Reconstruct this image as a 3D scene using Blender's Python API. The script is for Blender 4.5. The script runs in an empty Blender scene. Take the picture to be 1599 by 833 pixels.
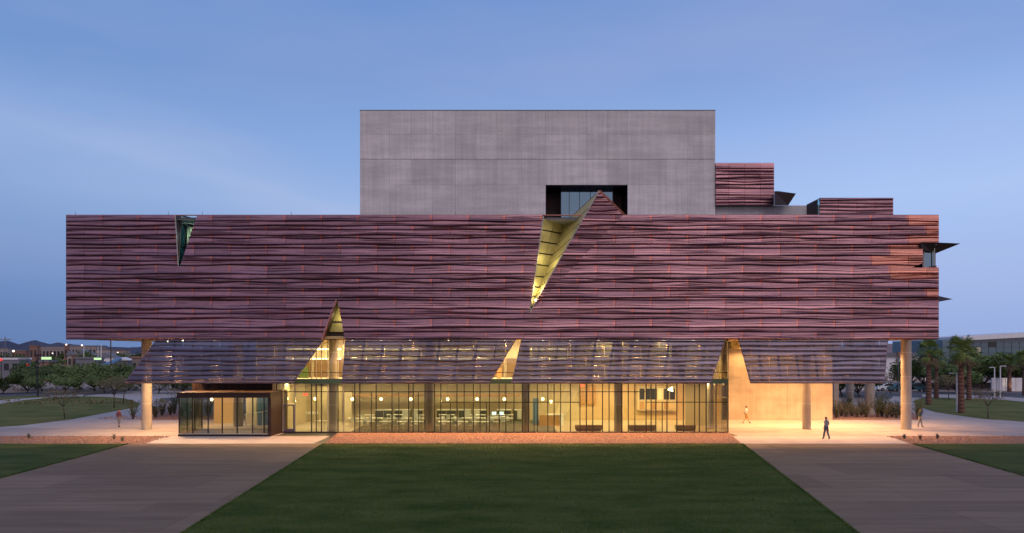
import bpy, math, random
from mathutils import Vector, Matrix
R = math.radians
random.seed(11)
sc = bpy.context.scene
COL = sc.collection

# ---------------------------------------------------------------- camera
F, CX, CY, H = 1150.0, 799.5, 552.0, 6.94        # focal length and principal point in photo pixels, eye height in m
cam = bpy.data.cameras.new('camera'); camo = bpy.data.objects.new('camera', cam); COL.objects.link(camo)
camo.location = (0, 0, H); camo.rotation_euler = (R(90), 0, 0)
cam.sensor_width = 36; cam.lens = 36 * F / 1599; cam.shift_y = (CY - 416.5) / 1599
cam.clip_start = .5; cam.clip_end = 20000
sc.camera = camo

# ---------------------------------------------------------------- world, sun, exposure
SUN_EL, SUN_ROT = R(1.5), R(200)
w = bpy.data.worlds.new('World'); sc.world = w; w.use_nodes = True
nt = w.node_tree; nt.nodes.clear()
wo = nt.nodes.new('ShaderNodeOutputWorld'); bg = nt.nodes.new('ShaderNodeBackground')
tc = nt.nodes.new('ShaderNodeTexCoord'); sep = nt.nodes.new('ShaderNodeSeparateXYZ')
nt.links.new(tc.outputs['Generated'], sep.inputs[0])
# dusk sky: colour by height above the horizon
rmp = nt.nodes.new('ShaderNodeValToRGB'); nt.links.new(sep.outputs['Z'], rmp.inputs[0])
def lin(r, g, b):
    f = lambda v: (v / 255 / 12.92) if v <= 10.3 else ((v / 255 + .055) / 1.055) ** 2.4
    return (f(r), f(g), f(b), 1)
el = rmp.color_ramp.elements
el[0].position = 0; el[0].color = lin(150, 172, 220)
el[1].position = 1; el[1].color = lin(104, 124, 176)
for p, c in ((.03, (150, 174, 224)), (.09, (158, 184, 235)), (.19, (170, 198, 245)), (.27, (154, 184, 236)), (.34, (134, 165, 221)), (.42, (121, 154, 213)), (.55, (110, 142, 204)), (.75, (104, 130, 190))):
    e = el.new(p); e.color = lin(*c)
# west-east drift: the left of the sky is deeper, the right paler; a wide soft afterglow behind the camera
def wmath(op, a, b=None, c=None):
    n = nt.nodes.new('ShaderNodeMath'); n.operation = op
    for i, v in enumerate((a, b, c)):
        if v is None: continue
        if isinstance(v, (int, float)): n.inputs[i].default_value = v
        else: nt.links.new(v, n.inputs[i])
    return n.outputs[0]
def wmix(kind, fac, a, b):
    n = nt.nodes.new('ShaderNodeMixRGB'); n.blend_type = kind
    for i, v in zip((0, 1, 2), (fac, a, b)):
        if isinstance(v, (int, float)): n.inputs[i].default_value = v
        elif isinstance(v, tuple): n.inputs[i].default_value = v
        else: nt.links.new(v, n.inputs[i])
    return n.outputs[0]
xl = wmath('MULTIPLY_ADD', sep.outputs['X'], -.95, .42)
xl = wmath('MAXIMUM', wmath('MINIMUM', xl, 1.0), 0.0)
lowf = wmath('MAXIMUM', wmath('MULTIPLY_ADD', sep.outputs['Z'], -2.2, 1.0), 0.0)
colr = wmix('MULTIPLY', wmath('MULTIPLY', xl, lowf), rmp.outputs[0], (.50, .55, .62, 1))
colr = wmix('MULTIPLY', wmath('MULTIPLY', xl, .55), colr, (.66, .84, .92, 1))
# one long thin cloud veil descending to the right
va = Vector((-799.5, 1150, 372)).normalized(); vb = Vector((-330, 1150, 240)).normalized(); vn = va.cross(vb).normalized()
vd = nt.nodes.new('ShaderNodeVectorMath'); vd.operation = 'DOT_PRODUCT'; nt.links.new(tc.outputs['Generated'], vd.inputs[0]); vd.inputs[1].default_value = vn
vf = wmath('MAXIMUM', wmath('SUBTRACT', 1.0, wmath('MULTIPLY', wmath('ABSOLUTE', vd.outputs['Value']), 13.0)), 0.0)
vx = wmath('MINIMUM', wmath('MAXIMUM', wmath('MULTIPLY_ADD', sep.outputs['X'], -2.6, .25), 0.0), 1.0)
vf = wmath('MULTIPLY', wmath('MULTIPLY', wmath('POWER', vf, 1.6), vx), .42)
# thin pale streak of cloud, upper left
mp = nt.nodes.new('ShaderNodeMapping'); nt.links.new(tc.outputs['Generated'], mp.inputs[0])
mp.inputs['Scale'].default_value = (1.2, 1.2, 5.0); mp.inputs['Rotation'].default_value = (0, R(-14), 0)
nz = nt.nodes.new('ShaderNodeTexNoise'); nt.links.new(mp.outputs[0], nz.inputs[0]); nz.inputs['Scale'].default_value = 1.5; nz.inputs['Detail'].default_value = 5
cr = nt.nodes.new('ShaderNodeValToRGB'); nt.links.new(nz.outputs[0], cr.inputs[0])
cr.color_ramp.elements[0].position = .42; cr.color_ramp.elements[1].position = .72
cf = wmath('MULTIPLY', cr.outputs[0], .20)
colr = wmix('MIX', cf, colr, lin(190, 190, 214))
colr = wmix('MIX', wmath('MULTIPLY', vf, wmath('MULTIPLY_ADD', nz.outputs[0], 2.4, -.35)), colr, lin(192, 202, 236))
# afterglow, behind the camera (-Y), fading with height
back = wmath('MAXIMUM', wmath('ADD', wmath('MULTIPLY', sep.outputs['Y'], -.95), wmath('MULTIPLY', sep.outputs['X'], .12)), 0.0)
hz_ = wmath('MAXIMUM', wmath('MULTIPLY_ADD', wmath('ABSOLUTE', sep.outputs['Z']), -1.5, 1.0), 0.0)
glow = wmath('MULTIPLY', wmath('POWER', back, .9), hz_)
colr = wmix('MIX', glow, colr, (.74, .57, .63, 1))
nt.links.new(colr, bg.inputs[0]); bg.inputs[1].default_value = 1.0
nt.links.new(bg.outputs[0], wo.inputs[0])

sl = bpy.data.lights.new('sun', 'SUN'); so = bpy.data.objects.new('sun', sl); COL.objects.link(so)
sl.energy = 1.0; sl.angle = R(40); sl.color = (1, .80, .66)
so.rotation_euler = (R(90 - 42), 0, R(18)); so.location = (0, -20, 40)

sc.view_settings.view_transform = 'Standard'; sc.view_settings.look = 'None'
sc.view_settings.exposure = 0; sc.view_settings.gamma = 1
sc.render.engine = 'CYCLES'
sc.cycles.use_denoising = True
sc.cycles.max_bounces = 8; sc.cycles.transparent_max_bounces = 16
sc.cycles.diffuse_bounces = 3; sc.cycles.glossy_bounces = 3
sc.cycles.sample_clamp_indirect = 6

# ---------------------------------------------------------------- helpers
def at(px, py, D):
    return Vector(((px - CX) / F * D, D, H + (CY - py) / F * D))
def gnd(px, py, z=0.0):
    D = F * (H - z) / (py - CY); return Vector(((px - CX) / F * D, D, z))
def X(px, D): return (px - CX) / F * D
def Z(py, D): return H + (CY - py) / F * D

MATS = {}
def newmat(name):
    m = bpy.data.materials.new(name); m.use_nodes = True; n = m.node_tree
    b = n.nodes['Principled BSDF']; return m, n, b
def N(nt, kind, **kw):
    n = nt.nodes.new('ShaderNode' + kind)
    for k, v in kw.items():
        if k in n.inputs: n.inputs[k].default_value = v
        else: setattr(n, k, v)
    return n
def mat(name, col, rough=.6, metal=0, col2=None, scale=2.0, stretch=(1, 1, 1), bump=0, bscale=None, rnd=0, emit=None, detail=6, coord='Object', lo=.35, hi=.65, spec=None, streak=0):
    m, n, b = newmat(name)
    c3 = lambda c: (c[0], c[1], c[2], 1)
    b.inputs['Base Color'].default_value = c3(col); b.inputs['Roughness'].default_value = rough; b.inputs['Metallic'].default_value = metal
    if spec is not None: b.inputs['Specular IOR Level'].default_value = spec
    last = None
    if col2 or bump:
        t = N(n, 'TexCoord'); mp = N(n, 'Mapping'); mp.inputs['Scale'].default_value = stretch
        n.links.new(t.outputs[coord], mp.inputs[0])
    if col2:
        nz = N(n, 'TexNoise', Scale=scale, Detail=detail, Roughness=.6); n.links.new(mp.outputs[0], nz.inputs[0])
        r = N(n, 'ValToRGB'); r.color_ramp.elements[0].position = lo; r.color_ramp.elements[1].position = hi
        r.color_ramp.elements[0].color = c3(col); r.color_ramp.elements[1].color = c3(col2)
        n.links.new(nz.outputs[0], r.inputs[0]); last = r.outputs[0]
    if rnd:
        oi = N(n, 'ObjectInfo'); mr = N(n, 'MapRange'); n.links.new(oi.outputs['Random'], mr.inputs[0])
        mr.inputs[3].default_value = 1 - rnd; mr.inputs[4].default_value = 1 + rnd
        mx = N(n, 'MixRGB', blend_type='MULTIPLY'); mx.inputs[0].default_value = 1
        if last: n.links.new(last, mx.inputs[1])
        else: mx.inputs[1].default_value = c3(col)
        n.links.new(mr.outputs[0], mx.inputs[2]); last = mx.outputs[0]
    if streak:
        m2 = N(n, 'Mapping'); m2.inputs['Scale'].default_value = (3.1, 3.1, .10); n.links.new(t.outputs[coord], m2.inputs[0])
        n2 = N(n, 'TexNoise', Scale=1.0, Detail=6, Roughness=.7); n.links.new(m2.outputs[0], n2.inputs[0])
        r2 = N(n, 'MapRange'); n.links.new(n2.outputs[0], r2.inputs[0]); r2.inputs[1].default_value = .3; r2.inputs[2].default_value = .7; r2.inputs[3].default_value = 1 - streak * .6; r2.inputs[4].default_value = 1 + streak * .6
        m3 = N(n, 'Mapping'); m3.inputs['Scale'].default_value = (.10, .10, 1.3); n.links.new(t.outputs[coord], m3.inputs[0])
        n3 = N(n, 'TexNoise', Scale=1.0, Detail=6, Roughness=.7); n.links.new(m3.outputs[0], n3.inputs[0])
        r3 = N(n, 'MapRange'); n.links.new(n3.outputs[0], r3.inputs[0]); r3.inputs[1].default_value = .3; r3.inputs[2].default_value = .7; r3.inputs[3].default_value = 1 - streak * .7; r3.inputs[4].default_value = 1 + streak * .5
        for q in (r2, r3):
            mx = N(n, 'MixRGB', blend_type='MULTIPLY'); mx.inputs[0].default_value = 1; n.links.new(last, mx.inputs[1]); n.links.new(q.outputs[0], mx.inputs[2]); last = mx.outputs[0]
    if last: n.links.new(last, b.inputs['Base Color'])
    if bump:
        nb = N(n, 'TexNoise', Scale=bscale or scale * 4, Detail=5); n.links.new(mp.outputs[0], nb.inputs[0])
        bp = N(n, 'Bump', Strength=bump, Distance=.05); n.links.new(nb.outputs[0], bp.inputs['Height']); n.links.new(bp.outputs[0], b.inputs['Normal'])
    if emit:
        b.inputs['Emission Color'].default_value = c3(emit[0]); b.inputs['Emission Strength'].default_value = emit[1]
    MATS[name] = m; return m

def copper_mat(name, ca, cb, seam, rough, metal, perf=0.0):
    m, n, b = newmat(name)
    t = N(n, 'TexCoord')
    mp = N(n, 'Mapping'); mp.inputs['Scale'].default_value = (.35, 1, 1.6); n.links.new(t.outputs['Object'], mp.inputs[0])
    nz = N(n, 'TexNoise', Scale=1.3, Detail=7, Roughness=.65); n.links.new(mp.outputs[0], nz.inputs[0])
    r = N(n, 'ValToRGB'); r.color_ramp.elements[0].position = .33; r.color_ramp.elements[1].position = .68
    r.color_ramp.elements[0].color = (*ca, 1); r.color_ramp.elements[1].color = (*cb, 1); n.links.new(nz.outputs[0], r.inputs[0])
    oi = N(n, 'ObjectInfo'); mr = N(n, 'MapRange'); n.links.new(oi.outputs['Random'], mr.inputs[0]); mr.inputs[3].default_value = .82; mr.inputs[4].default_value = 1.2
    mx = N(n, 'MixRGB', blend_type='MULTIPLY'); mx.inputs[0].default_value = 1
    n.links.new(r.outputs[0], mx.inputs[1]); n.links.new(mr.outputs[0], mx.inputs[2])
    # patina seams: raw red copper near the vertical joints of each sheet
    uv = N(n, 'UVMap'); sx = N(n, 'SeparateXYZ'); n.links.new(uv.outputs[0], sx.inputs[0])
    def M(op, a, b2=None):
        k = N(n, 'Math'); k.operation = op
        for i, v in enumerate((a, b2)):
            if v is None: continue
            if isinstance(v, (int, float)): k.inputs[i].default_value = v
            else: n.links.new(v, k.inputs[i])
        return k.outputs[0]
    d = M('ABSOLUTE', M('SUBTRACT', sx.outputs[0], .5))
    d = M('MULTIPLY', M('MAXIMUM', M('SUBTRACT', d, .40), 0.0), 10.0)
    nz2 = N(n, 'TexNoise', Scale=.55, Detail=2); n.links.new(t.outputs['Object'], nz2.inputs[0])
    k2 = M('MULTIPLY', M('MAXIMUM', M('SUBTRACT', nz2.outputs[0], .42), 0.0), 6.0)
    k3 = M('MINIMUM', M('MULTIPLY', d, M('MULTIPLY', k2, M('POWER', sx.outputs[1], 1.5))), 1.0)
    mx2 = N(n, 'MixRGB', blend_type='MIX'); n.links.new(k3, mx2.inputs[0]); n.links.new(mx.outputs[0], mx2.inputs[1]); mx2.inputs[2].default_value = (*seam, 1)
    n.links.new(mx2.outputs[0], b.inputs['Base Color'])
    b.inputs['Metallic'].default_value = metal; b.inputs['Roughness'].default_value = rough
    nr = N(n, 'TexNoise', Scale=.9, Detail=4); n.links.new(mp.outputs[0], nr.inputs[0])
    mr2 = N(n, 'MapRange'); n.links.new(nr.outputs[0], mr2.inputs[0]); mr2.inputs[1].default_value = .3; mr2.inputs[2].default_value = .7
    mr2.inputs[3].default_value = rough - .06; mr2.inputs[4].default_value = rough + .06; n.links.new(mr2.outputs[0], b.inputs['Roughness'])
    mp3 = N(n, 'Mapping'); mp3.inputs['Scale'].default_value = (.5, 1, 9); n.links.new(t.outputs['Object'], mp3.inputs[0])
    nb = N(n, 'TexNoise', Scale=5, Detail=3); n.links.new(mp3.outputs[0], nb.inputs[0])
    bp = N(n, 'Bump', Strength=.15, Distance=.004); n.links.new(nb.outputs[0], bp.inputs['Height']); n.links.new(bp.outputs[0], b.inputs['Normal'])
    if perf:
        out = n.nodes['Material Output']; tr = N(n, 'BsdfTransparent'); ms = N(n, 'MixShader'); ms.inputs[0].default_value = perf
        n.links.new(b.outputs[0], ms.inputs[1]); n.links.new(tr.outputs[0], ms.inputs[2]); n.links.new(ms.outputs[0], out.inputs[0])
    MATS[name] = m; return m
copper_mat('copper', (.23, .118, .145), (.36, .195, .215), (.70, .20, .12), .36, .84)
copper_mat('copper_bright', (.42, .17, .13), (.62, .27, .20), (.80, .25, .14), .36, .88)
copper_mat('screen', (.175, .14, .175), (.24, .195, .235), (.30, .18, .21), .40, .8, .065)

def glass_mat(name, tint, f0=.06, rough=.02, gc=(1, 1, 1)):
    m = bpy.data.materials.new(name); m.use_nodes = True; n = m.node_tree; n.nodes.clear()
    o = N(n, 'OutputMaterial'); t = N(n, 'BsdfTransparent'); t.inputs[0].default_value = (*tint, 1)
    g = N(n, 'BsdfGlossy'); g.inputs['Roughness'].default_value = rough; g.inputs[0].default_value = (*gc, 1)
    lw = N(n, 'LayerWeight'); lw.inputs[0].default_value = .35
    mr = N(n, 'MapRange'); n.links.new(lw.outputs['Fresnel'], mr.inputs[0]); mr.inputs[3].default_value = f0; mr.inputs[4].default_value = .7
    ms = N(n, 'MixShader'); n.links.new(mr.outputs[0], ms.inputs[0]); n.links.new(t.outputs[0], ms.inputs[1]); n.links.new(g.outputs[0], ms.inputs[2])
    n.links.new(ms.outputs[0], o.inputs[0]); MATS[name] = m
glass_mat('glass', (.94, .93, .82), .05)
glass_mat('vest_glass', (.84, .86, .78), .06)
glass_mat('sky_glass', (.10, .16, .18), .30, .05, (.55, .82, .95))
glass_mat('teal_glass', (.62, .68, .58), .16, .05, (.5, .9, 1))

mat('concrete', (.47, .44, .435), .8, col2=(.64, .585, .555), scale=.4, stretch=(.8, 1, 1.6), bump=.6, bscale=5, rnd=.10, lo=.3, hi=.7, detail=14, streak=.22)
mat('concrete_warm', (.40, .32, .235), .75, streak=.16, col2=(.50, .42, .33), scale=.5, detail=12, bump=.3, bscale=3, rnd=.04)
mat('column_concrete', (.30, .26, .225), .75, streak=.14, col2=(.37, .325, .28), scale=.8, bump=.2, bscale=6)
mat('sheathing', (.03, .02, .022), .8)
mat('steel_dark', (.025, .022, .024), .45, .5)
mat('mullion_metal', (.045, .036, .03), .4, .6)
mat('mullion_light', (.42, .38, .30), .45, .3)
mat('soffit_wood', (.50, .33, .14), .5, col2=(.58, .40, .18), scale=3, stretch=(8, 1, 1))
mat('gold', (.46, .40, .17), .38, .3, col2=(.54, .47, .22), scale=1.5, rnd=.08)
mat('copper_dark', (.028, .015, .013), .5, .4, col2=(.048, .024, .02), scale=3, stretch=(3, 3, .4), rnd=.25)
mat('edge_purple', (.17, .125, .17), .5, .4)
mat('paving', (.38, .335, .315), .8, col2=(.46, .41, .385), scale=.6, bump=.15, bscale=30, rnd=.05)
mat('paving_dark', (.30, .26, .245), .8, col2=(.36, .315, .30), scale=.6, bump=.15, bscale=30, rnd=.05)
mat('walk', (.15, .105, .066), .85, col2=(.21, .152, .10), scale=.6, stretch=(.3, 2.5, 1), bump=.25, bscale=30, rnd=.13, detail=12)
mat('gravel', (.20, .10, .065), .95, col2=(.36, .20, .14), scale=9, bump=.8, bscale=25, detail=8)
mat('grass', (.026, .054, .010), .95, col2=(.095, .118, .035), scale=.45, stretch=(.5, 1.3, 1), bump=1.0, bscale=22, detail=14, spec=.1, lo=.3, hi=.72)
mat('grass_far', (.085, .11, .025), .95, col2=(.17, .16, .055), scale=.25, bump=.9, bscale=14, detail=9, spec=.1)
mat('blade', (.035, .085, .012), .8, col2=(.11, .15, .04), scale=.5, spec=.1)
mat('earth', (.24, .175, .14), .95, col2=(.34, .255, .205), scale=.12, bump=.5, bscale=3, detail=9)
mat('asphalt', (.075, .07, .075), .85, col2=(.10, .092, .095), scale=.5, bump=.2, bscale=30)
mat('path_pale', (.36, .32, .30), .85, col2=(.42, .37, .35), scale=.3)
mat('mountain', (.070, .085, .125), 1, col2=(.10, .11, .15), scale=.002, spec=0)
mat('hill', (.30, .22, .22), 1, col2=(.22, .17, .17), scale=.01, spec=0)
mat('leaf', (.06, .11, .03), .6, col2=(.14, .18, .06), scale=2.2, rnd=.25, spec=.2)
mat('leaf_olive', (.13, .11, .055), .65, col2=(.21, .165, .09), scale=2.0, rnd=.2, spec=.2)
mat('leaf_pale', (.09, .11, .07), .65, col2=(.17, .17, .11), scale=3, rnd=.25, spec=.2)
mat('frond', (.08, .135, .025), .55, col2=(.20, .24, .06), scale=1.5, rnd=.2, spec=.2)
mat('dead_frond', (.16, .115, .06), .8)
mat('bark', (.07, .045, .032), .9, col2=(.12, .08, .06), scale=3, bump=.6, bscale=12)
mat('palm_bark', (.13, .06, .045), .9, col2=(.20, .095, .065), scale=2, stretch=(1, 1, 5), bump=.9, bscale=6)
mat('white_paint', (.72, .70, .70), .6, col2=(.64, .62, .62), scale=1)
mat('wall_cream', (.70, .62, .44), .7, col2=(.56, .48, .35), scale=.4)
mat('wall_grey', (.50, .42, .27), .75, col2=(.44, .37, .24), scale=.5)
mat('wall_tan', (.52, .38, .22), .7, col2=(.46, .335, .19), scale=.6)
mat('floor_in', (.42, .36, .27), .35, col2=(.36, .31, .235), scale=.6)
mat('carpet', (.055, .062, .052), .9, col2=(.09, .095, .08), scale=3)
mat('wood_dark', (.12, .065, .025), .5, col2=(.19, .11, .045), scale=4, stretch=(6, 6, .5))
mat('wood_mid', (.33, .18, .075), .5, col2=(.40, .23, .10), scale=4, stretch=(6, 6, .5))
mat('laminate', (.80, .80, .76), .35)
mat('plastic_dark', (.05, .055, .05), .5)
mat('plastic_pale', (.50, .52, .49), .5)
mat('bench_grey', (.10, .085, .075), .6)
mat('green_wall', (.05, .09, .02), .6)
mat('blue_panel', (.10, .19, .32), .5)
mat('brick', (.24, .125, .09), .85, col2=(.20, .11, .085), scale=1, rnd=.1)
mat('stucco', (.26, .21, .19), .85, rnd=.25)
mat('roof_grey', (.15, .15, .17), .7, rnd=.2)
mat('teal_paint', (.045, .095, .075), .4)
mat('teal_deep', (.05, .17, .27), .4)
mat('window_dark', (.02, .025, .03), .15)
mat('bgd_glass', (.06, .12, .15), .18, .0, col2=(.08, .16, .19), scale=.08, spec=1.0)
mat('car_white', (.7, .7, .7), .3); mat('car_teal', (.05, .14, .16), .3, .3); mat('car_grey', (.12, .12, .13), .3, .3); mat('rubber', (.02, .02, .02), .8)
mat('skin', (.42, .25, .17), .6); mat('hair', (.03, .02, .015), .7)
mat('shirt_white', (.72, .70, .72), .8); mat('shorts_mustard', (.30, .17, .03), .8); mat('cloth_black', (.02, .02, .025), .8)
mat('cloth_grey', (.20, .19, .20), .8); mat('cloth_plum', (.17, .05, .07), .8); mat('cloth_blue', (.05, .065, .11), .8); mat('cloth_green', (.04, .06, .05), .8)
def emis(name, col, s):
    m = bpy.data.materials.new(name); m.use_nodes = True; n = m.node_tree; b = n.nodes['Principled BSDF']
    b.inputs['Base Color'].default_value = (*col, 1); b.inputs['Emission Color'].default_value = (*col, 1); b.inputs['Emission Strength'].default_value = s
    MATS[name] = m
emis('lamp_warm', (1, .80, .42), 9); emis('lamp_white', (1, .93, .72), 5); emis('lamp_small', (1, .86, .6), 30)
emis('strip', (1, .90, .58), 4); emis('red_light', (.9, .05, .05), .8); emis('sign_green', (.55, .85, .40), .8); emis('screen_blue', (.6, .9, 1), 1.3)
emis('far_lamp', (1, .85, .7), 1.6); emis('exit_red', (1, .10, .05), 2.0)

class MB:
    def __init__(s): s.v = []; s.f = []; s.mi = []; s.uv = {}
    def poly(s, pts, mi=0, uvs=None):
        b = len(s.v); s.v += [tuple(p) for p in pts]; s.f.append(tuple(range(b, b + len(pts)))); s.mi.append(mi)
        if uvs: s.uv[len(s.f) - 1] = uvs
        return s
    def box(s, x0, x1, y0, y1, z0, z1, mi=0):
        b = len(s.v)
        s.v += [(x, y, z) for z in (z0, z1) for y in (y0, y1) for x in (x0, x1)]
        for f in ((0, 2, 3, 1), (4, 5, 7, 6), (0, 1, 5, 4), (2, 6, 7, 3), (0, 4, 6, 2), (1, 3, 7, 5)):
            s.f.append(tuple(b + i for i in f)); s.mi.append(mi)
        return s
    def hexa(s, p, q, mi=0):                       # two quads (front p, back q) into a closed solid
        b = len(s.v); s.v += [tuple(a) for a in p] + [tuple(a) for a in q]; n = len(p)
        s.f.append(tuple(b + i for i in range(n))); s.mi.append(mi)
        s.f.append(tuple(b + n + i for i in reversed(range(n)))); s.mi.append(mi)
        for i in range(n):
            j = (i + 1) % n; s.f.append((b + i, b + n + i, b + n + j, b + j)); s.mi.append(mi)
        return s
    def slab(s, pts, th, mi=0):                    # planar polygon given a thickness along its own normal (away from the viewer)
        pts = [Vector(p) for p in pts]; n = Vector((0, 0, 0))
        for i in range(len(pts)):
            n += (pts[i] - pts[0]).cross(pts[(i + 1) % len(pts)] - pts[0])
        n.normalize()
        if n.dot(Vector((0, 0, H)) - pts[0]) > 0: n = -n
        return s.hexa(pts, [p + n * th for p in pts], mi)
    def tube(s, a, b, r0, r1=None, n=8, mi=0, caps=True):
        a = Vector(a); b = Vector(b); r1 = r0 if r1 is None else r1
        d = (b - a).normalized(); u = d.orthogonal().normalized(); v = d.cross(u); k = len(s.v)
        for c, r in ((a, r0), (b, r1)):
            s.v += [tuple(c + (u * math.cos(2 * math.pi * i / n) + v * math.sin(2 * math.pi * i / n)) * r) for i in range(n)]
        for i in range(n):
            j = (i + 1) % n; s.f.append((k + i, k + j, k + n + j, k + n + i)); s.mi.append(mi)
        if caps:
            s.f.append(tuple(k + i for i in reversed(range(n)))); s.mi.append(mi)
            s.f.append(tuple(k + n + i for i in range(n))); s.mi.append(mi)
        return s
    def lathe(s, prof, c=(0, 0, 0), n=12, mi=0):
        k = len(s.v)
        for r, z in prof:
            s.v += [(c[0] + r * math.cos(2 * math.pi * i / n), c[1] + r * math.sin(2 * math.pi * i / n), c[2] + z) for i in range(n)]
        for q in range(len(prof) - 1):
            for i in range(n):
                j = (i + 1) % n; s.f.append((k + q * n + i, k + q * n + j, k + (q + 1) * n + j, k + (q + 1) * n + i)); s.mi.append(mi)
        return s
    def build(s, name, mats, parent=None, smooth=False, origin=None):
        me = bpy.data.meshes.new(name); v = s.v
        if origin: v = [(a - origin[0], b - origin[1], c - origin[2]) for a, b, c in v]
        me.from_pydata(v, [], s.f)
        if isinstance(mats, str): mats = [mats]
        for m in mats: me.materials.append(MATS[m])
        if any(s.mi): me.polygons.foreach_set('material_index', s.mi)
        if smooth: me.polygons.foreach_set('use_smooth', [True] * len(s.f))
        if s.uv:
            ul = me.uv_layers.new(name='UVMap')
            for fi, uvs in s.uv.items():
                p = me.polygons[fi]
                for li, u in zip(p.loop_indices, uvs): ul.data[li].uv = u
        me.update()
        o = bpy.data.objects.new(name, me); COL.objects.link(o)
        if parent is not None: o.parent = parent
        if origin: o.location = origin
        return o
def tag(o, label=None, cat=None, group=None, kind=None):
    if label: o['label'] = label
    if cat: o['category'] = cat
    if group: o['group'] = group
    if kind: o['kind'] = kind
    return o
def empty(name, loc=(0, 0, 0), rz=0):
    o = bpy.data.objects.new(name, None); COL.objects.link(o); o.location = loc; o.rotation_euler = (0, 0, rz); o.empty_display_size = .3; return o
def copy_tree(o, parent=None):
    c = o.copy(); COL.objects.link(c)
    if parent is not None: c.parent = parent
    for ch in list(o.children): copy_tree(ch, c)
    return c
def lamp(name, kind, loc, energy, color=(1, .8, .5), size=.1, parent=None, rot=(0, 0, 0), **kw):
    l = bpy.data.lights.new(name, kind); l.energy = energy; l.color = color
    if kind in ('POINT', 'SPOT'): l.shadow_soft_size = size
    if kind == 'AREA': l.shape = 'RECTANGLE'; l.size = size; l.size_y = kw.pop('size_y', size)
    for k, v in kw.items(): setattr(l, k, v)
    o = bpy.data.objects.new(name, l); COL.objects.link(o); o.location = loc; o.rotation_euler = rot
    if parent is not None: o.parent = parent
    return o
ORD = ['first', 'second', 'third', 'fourth', 'fifth', 'sixth', 'seventh', 'eighth', 'ninth', 'tenth', 'eleventh', 'twelfth', 'thirteenth', 'fourteenth', 'fifteenth', 'sixteenth']

# polygon clipping in facade coordinates (photo px, photo py, offset towards the viewer)
def half(poly, a, b, c):
    out = []
    for i in range(len(poly)):
        p = poly[i]; q = poly[(i + 1) % len(poly)]
        dp = a * p[0] + b * p[1] + c; dq = a * q[0] + b * q[1] + c
        if dp >= 0: out.append(p)
        if (dp > 0 > dq) or (dp < 0 < dq):
            t = dp / (dp - dq); out.append(tuple(p[k] + (q[k] - p[k]) * t for k in range(3)))
    return out if len(out) > 2 else None
def edges(cv):
    cx = sum(p[0] for p in cv) / len(cv); cy = sum(p[1] for p in cv) / len(cv); r = []
    for i in range(len(cv)):
        (x0, y0), (x1, y1) = cv[i], cv[(i + 1) % len(cv)]
        a, b = y0 - y1, x1 - x0; c = -(a * x0 + b * y0)
        if a * cx + b * cy + c < 0: a, b, c = -a, -b, -c
        r.append((a, b, c))
    return r
def keep(faces, cv):
    for e in edges(cv):
        faces = [g for g in (half(f, *e) for f in faces) if g]
    return faces
def sub(faces, cv):
    res = []; cur = faces
    for a, b, c in edges(cv):
        nxt = []
        for f in cur:
            o = half(f, -a, -b, -c); i = half(f, a, b, c)
            if o: res.append(o)
            if i: nxt.append(i)
        cur = nxt
    return res

# ================================================================ GROUND AND SETTING
def sheet(name, pts, m, z, parent=None, label=None):
    b = MB(); b.poly([(p[0], p[1], z) for p in pts])
    o = b.build(name, m, parent)
    if parent is None: o['kind'] = 'structure'
    if label: o['label'] = label
    return o
G = lambda *pp: [gnd(*p) for p in pp]
sheet('ground', [(-9000, -400), (9000, -400), (9000, 12000), (-9000, 12000)], 'earth', -.02)
# plaza slabs around the building; joints recessed between separate slabs
GZ = 0.0
plaza = sheet('plaza_base', [(-90, 55.5), (90, 55.5), (90, 76.9), (-90, 76.9)], 'steel_dark', -.012)
def slabs(rows, x0, x1, step, m, name, z=.0, parent=plaza, poly=None, gap=.02, jit=0):
    """Rows of paving slabs, each slab its own piece with a recessed joint."""
    for (y0, y1) in rows:
        x = x0 + (random.uniform(0, step * .5) if jit else 0)
        while x < x1:
            xe = min(x + step, x1)
            q = [(x + gap / 2, y0 + gap / 2), (xe - gap / 2, y0 + gap / 2), (xe - gap / 2, y1 - gap / 2), (x + gap / 2, y1 - gap / 2)]
            if poly:
                f = [tuple([p[0], p[1], 0]) for p in q]; f = keep([f], poly); q = [(p[0], p[1]) for p in f[0]] if f else None
            if q:
                b = MB(); b.hexa([(p[0], p[1], z) for p in q], [(p[0], p[1], z - .08) for p in q]); b.build(name, m, parent)
            x = xe
Drow = [76.8, 72.7, 68.8, 65.3, 61.7]
def prj(px, D): return (px - CX) / F * D
# back band and front band
slabs([(72.75, 76.8), (68.8, 72.7)], -84, 84, 6.0, 'paving', 'paving_slab', .0)
slabs([(65.3, 68.75)], -84, 84, 6.0, 'paving_dark', 'paving_slab', .0)
slabs([(61.8, 65.25)], -84, prj(445, 64.4), 6.0, 'paving_dark', 'paving_slab', .0)
slabs([(61.8, 65.25)], prj(1137, 64.4) + .1, 84, 6.0, 'paving_dark', 'paving_slab', .0)
slabs([(56.6, 61.75)], gnd(190, 693)[0] - 3, gnd(527, 676)[0], 5.2, 'paving', 'paving_slab', .0, poly=[(gnd(258, 681)[0], 61.75), (gnd(228, 693)[0], 56.6), (gnd(503, 693.5)[0], 56.6), (gnd(527, 681)[0], 61.75)])
slabs([(56.6, 61.75)], gnd(1138, 676)[0] - 2, gnd(1440, 693)[0], 5.2, 'paving', 'paving_slab', .0, poly=[(gnd(1138, 681)[0] - .3, 61.75), (gnd(1159, 693.5)[0], 56.6), (gnd(1420, 693)[0], 56.6), (gnd(1386, 681)[0], 61.75)])
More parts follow.
